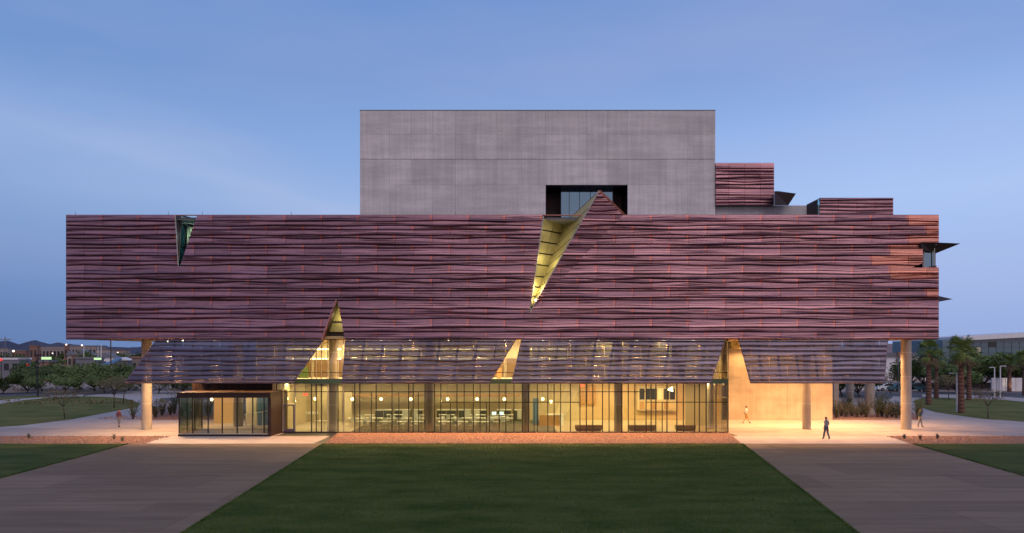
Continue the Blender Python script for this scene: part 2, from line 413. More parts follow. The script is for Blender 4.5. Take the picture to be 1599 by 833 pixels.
# gravel beds
def bed(name, pts, m, z, lab=None): return sheet(name, pts, m, z, None, lab)
bed('gravel_bed', [(-90, 61.7), (gnd(256, 681)[0], 61.7), (gnd(226, 693.4)[0], 56.6), (-90, 56.6)], 'gravel', -.004)
bed('gravel_bed', [(gnd(1388, 681)[0], 61.7), (90, 61.7), (90, 56.6), (gnd(1422, 693.4)[0], 56.6)], 'gravel', -.004)
bed('gravel_bed', G((528, 676.2), (1138, 676.2), (1159.5, 694), (504.5, 694)), 'gravel', .006)
for n_, x0_, x1_ in (('gravel_bed', -24, -10.5), ('gravel_bed', 32, 46)):
    pass
bed('gravel_bed', [(-46.5, 77), (-18, 77), (-18, 86), (-40, 90), (-46.5, 84)], 'gravel', -.003)
bed('gravel_bed', [(28, 77), (58, 77), (50, 90), (28, 95)], 'gravel', -.003)
# loose stones on the beds
st_ = MB(); rg0 = random.Random(2)
def stones(n, x0, x1, y0, y1, poly=None):
    k = 0
    while k < n:
        x, y = rg0.uniform(x0, x1), rg0.uniform(y0, y1)
        if poly and not inside((x, y), poly): k += 1; continue
        k += 1; q = rg0.uniform(.03, .09) * (1.8 if rg0.random() < .04 else 1)
        P_ = [(x + q * math.cos(a) * rg0.uniform(.7, 1.2), y + q * math.sin(a) * rg0.uniform(.7, 1.2)) for a in (0, 1.25, 2.5, 3.8, 5)]
        top_ = (x, y, .01 + q * .7)
        for i in range(5): st_.poly([(*P_[i], .0), (*P_[(i + 1) % 5], .0), top_], 1 if rg0.random() < .3 else 0)
def inside(pt, poly):
    x, y = pt; c = False
    for i in range(len(poly)):
        x1, y1 = poly[i][:2]; x2, y2 = poly[i - 1][:2]
        if (y1 > y) != (y2 > y) and x < (x2 - x1) * (y - y1) / (y2 - y1) + x1: c = not c
    return c
stones(9000, -18, 19, 56.4, 64.2, [tuple(p[:2]) for p in G((530, 676.4), (1136, 676.4), (1157, 693.6), (507, 693.6))])
stones(2600, -48, gnd(230, 691)[0], 56.7, 61.6); stones(2200, gnd(1420, 691)[0], 50, 56.7, 61.6)
stones(1300, -44, -19, 77.2, 82); stones(900, 29, 41, 77.2, 82)
tag(st_.build('gravel', ['gravel', 'earth']), 'loose reddish gravel stones on the planting beds', 'gravel', kind='stuff')
# lawns
lawn = bed('lawn', G((504.5, 694), (1159.5, 694), (1159.5 + 306 * 1.295, 1000), (504.5 - 306 * 1.583, 1000)), 'grass', .010)
lawnL = bed('lawn', [(-90, 56.5), (gnd(200, 693.5)[0], 56.5), gnd(-760, 952)[:2], (-90, 18)], 'grass', .010)
lawnR = bed('lawn', [(gnd(1426, 694)[0], 56.5), (90, 56.5), (90, 18), gnd(2560, 1000)[:2]], 'grass', .010)
bed('far_lawn', G((-500, 655), (-100, 640), (0, 631), (40, 625), (78, 621), (130, 619), (170, 620), (195, 622.5), (216, 629), (219, 632), (215, 635.5), (187, 641), (114, 655), (32, 665), (0, 667), (-60, 671), (-400, 690)), 'grass_far', .008)
bed('far_lawn', G((-500, 628), (0, 620), (60, 618), (95, 618.5), (60, 621), (0, 625), (-500, 645)), 'grass_far', .006)
bed('far_lawn', G((1426, 627), (1440, 622.5), (1455, 621), (1524, 623), (1570, 625), (1599, 628), (1750, 638), (2000, 660), (2000, 690), (1700, 668), (1599, 659), (1536, 654.5), (1461, 644), (1432, 634)), 'grass_far', .008)
bed('path', G((-600, 660), (0, 631.3), (78, 621.3), (130, 619.2), (130, 616.5), (80, 617.5), (0, 625.3), (-600, 646)), 'path_pale', .002)
bed('path', G((216, 656.0), (100, 656.3), (187, 641.3), (215, 635.6), (219, 632), (195, 622.2), (130, 618.7), (200, 611), (235, 610), (300, 612), (300, 620), (250, 622), (245, 640)), 'path_pale', .001)
bed('path', G((1599, 659.2), (1536, 654.7), (1461, 644.3), (1432, 634.3), (1425, 627), (1440, 621.5), (1395, 619), (1385, 630), (1420, 640), (1440, 656.2), (1599, 663)), 'path_pale', .001)
bed('path', G((1440, 620.5), (1524, 622.7), (1599, 627.6), (1800, 640), (1800, 632), (1599, 622), (1520, 617), (1440, 616)), 'path_pale', .003)
bed('road', [(-400, 105), (-56, 105), (-30, 118), (30, 122), (60, 112), (400, 112), (400, 126), (60, 132), (-30, 134), (-60, 130), (-400, 128)], 'asphalt', -.012)
# walkways of large slabs, one piece each
def walkway(L0, L1, R0, R1):
    base = sheet('walkway', [L0, R0, R1, L1], 'steel_dark', -.008)
    ys = [56.55, 51.2, 46.4, 42.0, 38.0, 34.4, 32.4, 28.6, 25.0, 21.5, 18]
    poly = [(p[0], p[1]) for p in (L0, R0, R1, L1)]
    for k in range(len(ys) - 1):
        y1, y0 = ys[k], ys[k + 1]
        xs = min(p[0] for p in poly) - (k % 2) * 2.6
        x = xs
        while x < max(p[0] for p in poly):
            q = [(x + .008, y0 + .022, 0), (x + 7.792, y0 + .022, 0), (x + 7.792, y1 - .022, 0), (x + .008, y1 - .022, 0)]
            f = keep([q], poly)
            if f:
                b = MB(); b.hexa([(p[0], p[1], .0) for p in f[0]], [(p[0], p[1], -.06) for p in f[0]]); b.build('walkway_slab', 'walk', base)
            x += 7.8
walkway(gnd(200, 693.5), gnd(-1136, 1054), gnd(504.5, 693.5), gnd(-66, 1054))
walkway(gnd(1159.5, 693.5), gnd(1626, 1054), gnd(1424, 693.5), gnd(2700, 1054))
# grass blades: short tufts scattered over the near lawns and along their edges
def inside(pt, poly):
    x, y = pt; c = False
    for i in range(len(poly)):
        x1, y1 = poly[i][:2]; x2, y2 = poly[i - 1][:2]
        if (y1 > y) != (y2 > y) and x < (x2 - x1) * (y - y1) / (y2 - y1) + x1: c = not c
    return c
def blades(pts, n, zone):
    b = MB(); x0, x1, y0, y1 = zone
    k = 0
    while k < n:
        y = y0 + (y1 - y0) * random.random() ** 1.3; x = random.uniform(x0, x1)
        if not inside((x, y), pts): continue
        k += 1
        for _ in range(3):
            a = random.random() * 6.28; h = random.uniform(.03, .075); w = .012
            dx, dy = math.cos(a) * w, math.sin(a) * w; ox, oy = random.uniform(-.03, .03), random.uniform(-.03, .03)
            b.poly([(x + ox - dx, y + oy - dy, .01), (x + ox + dx, y + oy + dy, .01), (x + ox + dy * 2, y + oy + dx, h)])
    return b
pts = G((504.5, 694), (1159.5, 694), (1159.5 + 306 * 1.295, 1000), (504.5 - 306 * 1.583, 1000))
gb_ = blades(pts, 52000, (-26, 22, 26, 56.3))
def edge_tufts(b, p0, p1, n):
    for _ in range(n):
        t_ = random.random(); x = p0[0] + (p1[0] - p0[0]) * t_ + random.gauss(0, .03); y = p0[1] + (p1[1] - p0[1]) * t_ + random.gauss(0, .03)
        for _k in range(3):
            a = random.random() * 6.28; h = random.uniform(.04, .09); dx, dy = math.cos(a) * .014, math.sin(a) * .014
            b.poly([(x - dx, y - dy, .01), (x + dx, y + dy, .01), (x + random.gauss(0, .05), y + random.gauss(0, .05), h)])
E0, E1, E2, E3 = gnd(504.5, 694), gnd(1159.5, 694), gnd(1159.5 + 306 * 1.295, 1000), gnd(504.5 - 306 * 1.583, 1000)
edge_tufts(gb_, E0, E1, 2600); edge_tufts(gb_, E0, E3, 3000); edge_tufts(gb_, E1, E2, 3000)
edge_tufts(gb_, gnd(200, 693.5), gnd(-200, 801), 2200); edge_tufts(gb_, gnd(1426, 694), gnd(1750, 787), 2200)
tag(gb_.build('grass', 'blade'), 'short mown grass blades of the central lawn', 'grass', kind='stuff')

# mountains and hills far off
def ridge(name, m, D, prof, base, depth=900):
    b = MB(); n = len(prof)
    for i in range(n - 1):
        a, c = prof[i], prof[i + 1]
        p = [at(a[0], base, D), at(c[0], base, D), at(c[0], c[1], D + depth * .5), at(a[0], a[1], D + depth * .5)]
        p[0].z = p[1].z = -1
        b.poly(p); b.poly([p[3], p[2], Vector((p[2].x, D + depth, -1)), Vector((p[3].x, D + depth, -1))])
    o = b.build(name, m); o['kind'] = 'structure'; return o
def jag(pts, amp, step=6, seed=1):
    r = random.Random(seed); out = []
    for (x0, y0), (x1, y1) in zip(pts, pts[1:]):
        n = max(1, int((x1 - x0) / step))
        for i in range(n):
            t = i / n; out.append((x0 + (x1 - x0) * t, y0 + (y1 - y0) * t + r.uniform(-amp, amp)))
    return out + [pts[-1]]
ridge('mountain_range', 'mountain', 6000, jag([(-500, 538), (-200, 533), (-60, 538), (0, 533), (12, 532), (30, 538), (44, 533.5), (56, 531.5), (68, 535), (78, 538), (90, 535), (100, 537), (150, 541), (200, 543), (240, 541), (300, 544), (430, 546)], .5, 5, 3), 552)
ridge('hill_range', 'hill', 1500, jag([(1280, 545), (1340, 541), (1385, 537), (1420, 538.5), (1440, 539), (1470, 536.5), (1500, 538), (1560, 540), (1700, 536), (2000, 543)], .4, 9, 5), 552)

# ================================================================ THE BUILDING
DF, DG = 62.0, 64.4
bld = empty('education_building', (0, 64, 0))
bld.location = (0, 0, 0)
tag(bld, 'long copper clad academic building with a concrete tower and a glazed ground floor', 'building')
NL = [((273, 330), (308.5, 330), (308, 336), (280, 416), (273, 336))]
notch1 = [(273, 335), (308.3, 335), (281, 416), (278, 416)]
notch2 = [(848, 335), (914, 335), (827.5, 489), (826, 489)]
notch3 = [(525.5, 469), (503, 531), (538.5, 531), (527, 469)]
notch4 = [(1441, 388), (1470, 388), (1470, 418), (1441, 418)]
notch4b = [(1438, 379), (1470, 379), (1470, 389), (1438, 389)]
notch4c = [(1441, 411), (1441, 418.2), (1424, 418.2)]
T, P, RR = (827, 488), (935, 299), (973, 336)
def fold(px, py):
    """extra reach of the cladding where it is folded forward beside the big slit (m)"""
    if py >= 488 or px < 820: return 0
    # right of line T-P
    if (P[0] - T[0]) * (py - T[1]) - (P[1] - T[1]) * (px - T[0]) < -200: return 0
    nx, ny = (RR[1] - T[1]), -(RR[0] - T[0])
    s = (px - T[0]) * nx + (py - T[1]) * ny; sp = (P[0] - T[0]) * nx + (P[1] - T[1]) * ny
    return max(0, s / sp) * .7
def on_wall(p): return at(p[0], p[1], DF - p[2] - fold(p[0], p[1]))
def tri(t): t = t % 1.0; return 4 * abs(t - .5) - 1
LINES = [336, 346, 353.4, 359.7, 368, 372.7, 382.4, 388.2, 400.3, 408, 415, 428.8, 436.2, 441.8, 450.9, 455, 465.3, 469.4, 483.2, 490.9, 498.4, 512.2, 519.1, 530]
rw = random.Random(5)
AMP = [0] + [rw.choice([.2, .35, .6, 1.0]) for _ in LINES[2:]] + [0]
AMP[5] = 2.2; AMP[13] = 1.8; AMP[2] = 1.0
PER = [rw.choice([114.4, 114.4, 171.6]) for _ in LINES]; PHA = [rw.random() for _ in LINES]
def ly(lines, k, x):
    if k <= 0: return lines[0]
    if k >= len(lines) - 1: return lines[-1]
    j = k % len(AMP)
    return lines[k] + (AMP[j] or .5) * tri(x / PER[j] + PHA[j]) * min(1, (min(lines[k + 1] - lines[k], lines[k] - lines[k - 1])) / 7)
def skin_faces(x0, x1, k0, k1, lines=LINES, step=14.3, ends=True, prot=.115, fine=.5):
    xs = [x0 + .22]; x = math.floor(x0 / step + 1) * step
    while x < x1 - 1: 
        if x > x0 + 1: xs.append(x)
        x += step
    xs.append(x1 - .22); prof = []
    for x in xs:
        row = []
        for k in range(k0, k1):
            a, b = ly(lines, k, x), ly(lines, k + 1, x); h = b - a; j = k % len(PHA)
            p = prot * (.8 + min(1.0, h / 11) * .6) + .03 * tri(x / 257.4 + PHA[j] * 3)
            f1 = .045 * tri(x / 228.8 + PHA[j] * 5 + .3) + .015 * tri(x / 57.2 + PHA[j]); f2 = .04 * tri(x / 286 + PHA[j] * 7)
            g = min(2.3, h * .30) * (.85 + .3 * tri(x / 228.8 + PHA[j] * 2)); hh = h - g; q1 = a + hh * (.34 + .05 * tri(x / 343 + PHA[j])); q2 = a + hh * .62
            e1 = max(0.0, f1) * 1.3 * fine; e2 = max(0.0, f2) * 1.3 * fine; hl = .03 + .05 * max(0.0, tri(x / 286 + PHA[j] * 11)); w1 = min(1.3, h * .13)
            row += [(x, a + (.15 if k == k0 else 0), .0), (x, a + .6, p * .45), (x, q1 - w1 * .6, p * .52), (x, q1, p * .55 + e1), (x, q1 + w1, p * .58 - e1 * .3),
                    (x, q2 - w1 * .6, p * .66), (x, q2, p * .68 + e2), (x, q2 + w1, p * .70 - e2 * .3), (x, b - g - min(1.3, h * .14), p * .9), (x, b - g, p * .95 + hl), (x, b, 0)]
        prof.append(row)
    fs = []
    for i in range(len(xs) - 1):
        A, B = prof[i], prof[i + 1]
        for j in range(len(A) - 1): fs.append([A[j], B[j], B[j + 1], A[j + 1]])
    if ends:
        for row in (prof[0], prof[-1]):
            for j in range(len(row) - 1):
                a, b = row[j], row[j + 1]
                if a[2] > .02 or b[2] > .02: fs.append([a, b, (b[0], b[1], -.02), (a[0], a[1], -.02)])
    return fs
def skin_panel(fs, x0, x1, y0, y1, name, m, parent, mapf):
    if not fs: return None
    par = list(range(len(fs))); seen = {}
    def root(i):
        while par[i] != i: i = par[i]
        return i
    for i, f in enumerate(fs):
        for p in f:
            k = (round(p[0], 2), round(p[1], 2), round(p[2], 3))
            if k in seen: par[root(i)] = root(seen[k])
            else: seen[k] = i
    grp = {}
    for i in range(len(fs)): grp.setdefault(root(i), []).append(fs[i])
    if len(grp) > 1:
        for g in grp.values():
            if len(g) > 2: skin_panel(g, x0, x1, y0, y1, name, m, parent, mapf)
        return
    b = MB(); o = mapf(((x0 + x1) / 2, (y0 + y1) / 2, 0))
    for f in fs:
        b.poly([mapf(p) for p in f], 0, [((p[0] - x0) / (x1 - x0), 1 - (p[1] - y0) / max(1, (y1 - y0))) for p in f])
    return b.build(name, m, parent, origin=tuple(o))

# backing wall with the same openings cut out
NOT = [notch1, notch2, notch3, notch4, notch4b, notch4c]
bf = [[(103, 336, -.05), (1466, 336, -.05), (1466, 530, -.05), (103, 530, -.05)]]
for c in NOT: bf = sub(bf, c)
b = MB()
def nomap(p): return at(p[0], p[1], DF - p[2])
for f in bf: b.hexa([nomap(p) for p in f], [nomap((p[0], p[1], -.30)) for p in f])
clad = b.build('facade_cladding', 'sheathing', bld)
colw = 57.2
for c in range(12):
    k0, k1 = c * 2, min(c * 2 + 2, 23)
    off = 0 if c % 2 == 0 else colw / 2
    xs = [103.0]; x = 103 + (colw if off == 0 else off)
    while x < 1466 - 12: xs.append(x); x += colw
    xs.append(1466)
    for i in range(len(xs) - 1):
        x0, x1 = xs[i], xs[i + 1]; fs = skin_faces(x0, x1, k0, k1)
        cuts = 0
        for cv in NOT:
            if x1 > min(p[0] for p in cv) and x0 < max(p[0] for p in cv) and LINES[k1] > min(p[1] for p in cv) - 3 and LINES[k0] < max(p[1] for p in cv) + 3:
                fs = sub(fs, cv)
        if x1 > 820 and x0 < 980 and LINES[k0] < 488:
            ca = (RR[1] - T[1], -(RR[0] - T[0])); cc = -(ca[0] * T[0] + ca[1] * T[1])
            fs = [g for f in fs for g in (half(f, ca[0], ca[1], cc), half(f, -ca[0], -ca[1], -cc)) if g]
        end_glow = (x0 > 1395 and LINES[k0] < 380) or (x0 > 1340 and 380 < LINES[k0] < 425) or (x0 > 1418 and LINES[k0] < 470 and rw.random() < .5)  # right-end panels painted in brighter copper, standing in for a reflected glow
        # split cut panels at the slits so that both sides stay on their own side of the fold
        skin_panel(fs, x0, x1, LINES[k0], LINES[k1], 'cladding_panel', 'copper_bright' if end_glow else 'copper', clad, on_wall)
# folded triangular peak above the roof line
PL = [296, 303, 310, 316.5, 322, 329, 336]
for k in range(0, 6, 1):
    fs = skin_faces(900, 975, k, k + 1, PL, prot=.09)
    fs = keep(fs, [(914.2, 336), (935, 299), (973, 336)])
    skin_panel(fs, 900, 975, PL[k], PL[k + 1], 'peak_panel', 'copper', clad, on_wall)
I3 = at(884, 346, 65.2); L3 = at(848.5, 338, DF); T3 = at(827, 489, DF + .05); P3 = at(935, 299, DF - .7); R3 = at(973, 336, DF)
def lerp(a, b, t): return a + (b - a) * t
b = MB(); b.slab([P3 + Vector((-.05, 0, .04)), P3 + Vector((.16, 0, .1)), R3 + Vector((.2, 0, .06)), R3 + Vector((-.14, 0, .0))], .12); b.build('peak_flashing', 'copper_bright', clad)
b = MB(); b.slab([P3, I3, R3 + Vector((0, .1, 0))], .05); b.build('peak_back_sheet', 'copper', clad)
# golden lined slit: two faces of panels meeting in a valley, with dark seams
gs = MB(); gs.slab([T3, L3 + Vector((0, .15, 0)), I3 + Vector((0, .12, 0))], .06); gs.slab([T3, I3 + Vector((.0, .12, 0)), P3 + Vector((.03, .12, 0))], .06)
slit = gs.build('golden_slit', 'steel_dark', bld)
ts = [.07, .17, .27, .38, .50, .62, .74, .86, .985]
for s_, (A, B) in enumerate(((L3, I3), (I3, P3))):
    for k in range(len(ts) - 1):
        g = .007
        a0, a1 = lerp(T3, A, ts[k] + g), lerp(T3, A, ts[k + 1] - g); b0, b1 = lerp(T3, B, ts[k] + g), lerp(T3, B, ts[k + 1] - g)
        w0 = .03
        for u0, u1 in ((0, .5), (.5, 1)) if (k > 3 and s_ == 0) else ((0, 1),):
            q = [lerp(a0, b0, u0 + w0 / 2), lerp(a0, b0, u1 - w0 / 2), lerp(a1, b1, u1 - w0 / 2), lerp(a1, b1, u0 + w0 / 2)]
            n_ = (q[1] - q[0]).cross(q[3] - q[0]).normalized()
            if n_.y > 0: n_ = -n_
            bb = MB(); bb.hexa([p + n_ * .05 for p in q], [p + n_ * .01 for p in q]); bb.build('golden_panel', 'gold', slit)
b = MB()
for A, B in ((T3, L3), (T3, P3)):
    b.tube(A + Vector((0, -.06, 0)), B + Vector((0, -.06, 0)), .05, .07, 6)
b.build('edge_trim', 'mullion_light', slit)
b = MB(); b.slab([L3 + Vector((0, 0, .12)), I3 + Vector((0, 0, .15)), I3 + Vector((0, 0, -.22)), L3 + Vector((0, 0, -.1))], .1); b.build('top_lip', 'copper_dark', slit)
up = MB(); up.lathe([(0, 0), (.08, 0), (.08, .1), (.06, .12), (0, .12)], tuple(at(837, 470, 61.95)), 10); up.build('uplight', 'lamp_small', slit)
lamp('slit_light', 'POINT', at(840, 450, 61.7), 85, (1, .86, .42), .12)
lamp('slit_light', 'POINT', at(856, 405, 62.0), 44, (1, .86, .42), .3)
lamp('slit_light', 'POINT', at(872, 360, 62.3), 12, (1, .86, .45), .4)

# left V notch
b = MB(); b.slab([at(273, 336, DF), at(283.5, 336, DF + 1.3), at(279.5, 405, DF + 1.3), at(278.5, 416, DF)], .06)
nt1 = b.build('notch_reveal', 'edge_purple', bld)
b = MB(); b.tube(at(273.5, 336, DF - .1), at(278.5, 416, DF - .1), .05, .05, 6); b.tube(at(283.5, 336, DF + 1.25), at(279.5, 408, DF + 1.25), .04, .04, 6); b.build('reveal_trim', 'mullion_light', nt1)
b = MB(); b.slab([at(280, 336.5, DF + 1.6), at(312, 343.5, DF + 1.6), at(312, 420, DF + 1.6), at(276, 420, DF + 1.6)], .04); nw = b.build('notch_window', 'teal_glass', bld)
b = MB()
for (xa, ya, xb, yb) in ((283, 337, 308, 343), (283, 351, 306, 352), (289, 351, 290, 410), (280, 386, 300, 386)): b.tube(at(xa, ya, DF + 1.5), at(xb, yb, DF + 1.5), .05, .05, 6)
b.build('window_frame', 'steel_dark', nw)
b = MB(); b.slab([at(292, 355, DF + 3), at(302, 355, DF + 3), at(302, 384, DF + 3), at(292, 384, DF + 3)], .1); b.build('lit_wall', 'wall_cream', nw)
b = MB(); b.slab([at(278, 345, DF + 3.4), at(320, 345, DF + 3.4), at(320, 420, DF + 3.4), at(278, 420, DF + 3.4)], .1); b.build('teal_back', 'teal_deep', nw)
lamp('notch_light', 'POINT', at(300, 368, DF + 2.4), 80, (.7, .95, 1), .1)

# lower triangular slit: reveal, golden panels, dark base
b = MB(); b.slab([at(525.5, 469, DF), at(528, 480, DF + 1.5), at(510.5, 530, DF + 1.5), at(503, 530, DF)], .06); rv = b.build('slit_reveal', 'copper_dark', bld)
b = MB(); b.tube(at(525.5, 469, DF - .08), at(503, 531, DF - .08), .09, .13, 6); b.build('reveal_trim', 'copper_bright', rv)
b = MB(); b.slab([at(500, 464, DF + 1.75), at(542, 464, DF + 1.75), at(542, 531, DF + 1.75), at(500, 531, DF + 1.75)], .05); rb = b.build('slit_back', 'sheathing', bld)
for (xa, ya, xb, yb, m) in ((515, 470, 540, 502, 'gold'), (509, 505, 540, 518.5, 'gold')):
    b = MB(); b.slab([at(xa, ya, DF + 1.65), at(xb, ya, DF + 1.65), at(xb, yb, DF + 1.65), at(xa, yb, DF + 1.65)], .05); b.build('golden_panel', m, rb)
lamp('slit_light', 'POINT', at(531, 497, DF + .9), 38, (1, .88, .45), .1)

# right corner window and copper fins
b = MB(); b.slab([at(1438, 388, DF + .9), at(1461, 388, DF + .9), at(1461, 420, DF + .9), at(1424, 420, DF + .9)], .1); cw = b.build('corner_window_wall', 'sheathing', bld)
b = MB(); b.slab([at(1443, 394, DF + .8), at(1459, 394, DF + .8), at(1459, 419, DF + .8), at(1443, 419, DF + .8)], .03); b.build('corner_glass', 'sky_glass', cw)
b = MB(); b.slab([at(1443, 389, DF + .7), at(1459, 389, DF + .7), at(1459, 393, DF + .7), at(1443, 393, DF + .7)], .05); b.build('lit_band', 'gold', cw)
b = MB(); b.slab([at(1441, 385, DF), at(1443.5, 385, DF + .8), at(1443.5, 418, DF + .8), at(1441, 418, DF)], .03); b.build('window_reveal', 'copper', cw)
b = MB()
for x_ in (1443, 1459): b.tube(at(x_, 388, DF + .6), at(x_, 419, DF + .6), .05, .05, 6)
b.build('window_frame', 'mullion_light', cw)
def fin(pts, m, name='sunshade_fin'):
    b = MB(); n = len(pts)
    for f in pts: b.poly([at(*p) for p in f])
    return b.build(name, m, bld)
fin([[(1438, 378.5, 61.6), (1500, 380.5, 63.2), (1459, 397, 63.0), (1438, 388, 61.8)], [(1438, 378.5, 61.6), (1500, 380.5, 63.2), (1466, 379, 66)], [(1500, 380.5, 63.2), (1459, 397, 63), (1462, 385, 66)]], 'copper_dark')
fin([[(1466, 462.5, 62.1), (1488, 467.5, 63.5), (1466, 471.5, 62.1)], [(1466, 462.5, 62.1), (1488, 467.5, 63.5), (1462, 464, 66)], [(1466, 471.5, 62.1), (1488, 467.5, 63.5), (1462, 469, 66)]], 'copper_dark')
fin([[(1209, 299, 68.5), (1243, 302.5, 69.5), (1231, 321, 69.5), (1209, 321, 68.5)], [(1209, 299, 68.5), (1243, 302.5, 69.5), (1215, 298.5, 72)], [(1243, 302.5, 69.5), (1231, 321, 69.5), (1215, 316, 72), (1215, 298.5, 72)]], 'copper_dark')

# body of the copper box: roof, ends, soffit
xL, xR = X(103, DF), X(1466, DF); zB, zT = Z(530, DF), Z(336, DF); DB = 76.0
b = MB(); b.box(xL + .05, xR - .05, DF + .35, DB, zT - .35, zT - .15); b.build('roof', 'roof_grey', bld)
b = MB()
b.box(xL, xR, DF + .05, DF + .3, zT - .02, zT + .03); b.build('roof_edge_flashing', 'copper_bright', bld)
b = MB(); b.box(xL + .02, xR - .02, DF + .31, DB, zB + .06, zB + .26); sof = b.build('soffit', 'soffit_wood', bld)
b = MB(); b.box(xL + .03, xR - .03, DF - .02, DF + .29, zB - .03, zB + .02); b.build('soffit_edge', 'copper_dark', bld)
for x0, x1 in ((xL, xL + .12), (xR - .12, xR)):
    z = zB
    while z < zT - .1:
        z2 = min(z + .55, zT - .02)
        if not (x0 > 0 and 16.0 > z > 14.2):
            b = MB(); b.hexa([(x0, DF + .32, z), (x1, DF + .32, z + .0), (x1, DF + .32, z2), (x0, DF + .32, z2)], [(x0, DB, z), (x1, DB, z), (x1, DB, z2), (x0, DB, z2)]); b.build('end_panel', 'copper', bld)
        z = z2 + .02
b = MB(); b.box(xL + .1, xR - .1, DB + .01, DB + .2, zB, zT - .1); b.build('rear_wall', 'concrete', bld)
for px_ in (118, 263, 316, 455, 712): 
    b = MB(); b.tube(at(px_, 336.3, DF + .4), at(px_, 330.5, DF + .4), .02, .01, 5); b.build('lightning_rod', 'steel_dark', bld)

# concrete tower of cast panels with recessed joints
DT = 70.0
tx = [562, 608, 642, 676, 711, 743, 776, 810, 852, 916, 949, 980, 1040, 1073, 1117]
ty = [173, 210, 249, 289, 336, 352]
b = MB(); b.box(X(562, DT) + .05, X(852, DT), DT + .12, DT + 14, zT - .3, Z(174, DT)); b.box(X(981, DT), X(1117, DT) - .05, DT + .12, DT + 14, zT - .3, Z(174, DT)); b.box(X(852, DT) + .002, X(981, DT) - .002, DT + .12, DT + 14, Z(289, DT), Z(174, DT))
tower = b.build('concrete_tower', 'concrete', bld)
for i in range(len(tx) - 1):
    for j in range(len(ty) - 1):
        if 852 <= tx[i] < 980 and j >= 3: continue
        x0, x1, z1, z0 = X(tx[i], DT) , X(tx[i + 1], DT), Z(ty[j], DT), Z(ty[j + 1], DT)
        gx = .006; gz = .02 if ty[j + 1] == 249 else .005; gt = .02 if ty[j] == 249 else .005
        bb = MB(); bb.box(x0 + gx, x1 - gx, DT, DT + .119, z0 + gz, z1 - gt); bb.build('concrete_panel', 'concrete', tower)
b = MB(); b.box(X(562, DT) - .02, X(1117, DT) + .02, DT - .03, DT + 14, Z(173, DT) + .002, Z(173, DT) + .06); b.build('tower_coping', 'roof_grey', tower)
# tower recess
b = MB()
xr0, xr1, zr = X(852, DT), X(981, DT), Z(289, DT)
b.box(xr0, xr1, DT + 3.6, DT + 3.8, zT - .3, zr); b.build('recess_wall', 'copper_dark', tower)
b = MB(); b.box(xr0 + .001, xr0 + .06, DT + .13, DT + 3.6, zT - .3, zr - .01); b.box(xr1 - .06, xr1 - .001, DT + .13, DT + 3.6, zT - .3, zr - .01); b.box(xr0 + .06, xr1 - .06, DT + .13, DT + 3.6, zr - .06, zr - .012); b.build('recess_lining', 'steel_dark', tower)
b = MB(); b.box(X(876, 71.5), X(957, 71.5), 71.5, 71.6, zT - .3, zr - .08); gp = b.build('recess_glass', 'sky_glass', tower)
b = MB()
for q in (876, 889, 905, 922, 940, 957): b.box(X(q, 71.4) - .02, X(q, 71.4) + .02, 71.4, 71.49, zT - .3, zr - .08)
b.build('glass_mullion', 'steel_dark', gp)

# rooftop copper boxes on a low concrete wall
b = MB(); b.box(X(1117.3, 70.6), X(1265, 70.6), 70.6, 75, zT - .3, Z(321.2, 70.6)); pr = b.build('rooftop_wall', 'concrete', bld)
def sbox(x0, x1, y0, y1, D, depth, lines, cols, mname='copper'):
    b = MB(); b.box(X(x0, D) + .02, X(x1, D) - .02, D + .05, D + depth, Z(y1, D) + .02, Z(y0, D) - .02)
    bx_ = b.build('rooftop_box', 'copper_dark', bld)
    mp = lambda p: at(p[0], p[1], D - p[2])
    for i in range(len(cols) - 1):
        k = 0; c = 0
        while k < len(lines) - 1:
            k1 = min(k + 2, len(lines) - 1)
            fs = skin_faces(cols[i], cols[i + 1], k, k1, lines, prot=.11)
            skin_panel(fs, cols[i], cols[i + 1], lines[k], lines[k1], 'cladding_panel', mname, bx_, mp); k = k1
    return bx_
sbox(1117.5, 1209, 254.5, 321, 69.9, 5, [254.5, 264, 268.5, 273.5, 279, 284, 289, 295, 305.5, 312, 317, 321], [1117.5, 1138, 1163, 1187, 1209])
bB = sbox(1280, 1395, 309, 336, 66, 3.0, [309, 313, 318.5, 324, 329.5, 336], [1280, 1309, 1338, 1366, 1395])
b = MB(); b.slab([at(1268, 321, 68), at(1279.8, 309, 66), at(1279.8, 340, 66), at(1268, 340, 68)], .05); b.build('box_side_glass', 'teal_glass', bB)
# slab behind the cladding at the roof of the upper right
b = MB(); b.box(X(1265, 66.6), X(1396, 66.6), 66.5, 69, zT - .3, zT + .1); b.build('roof_curb', 'concrete', bld)

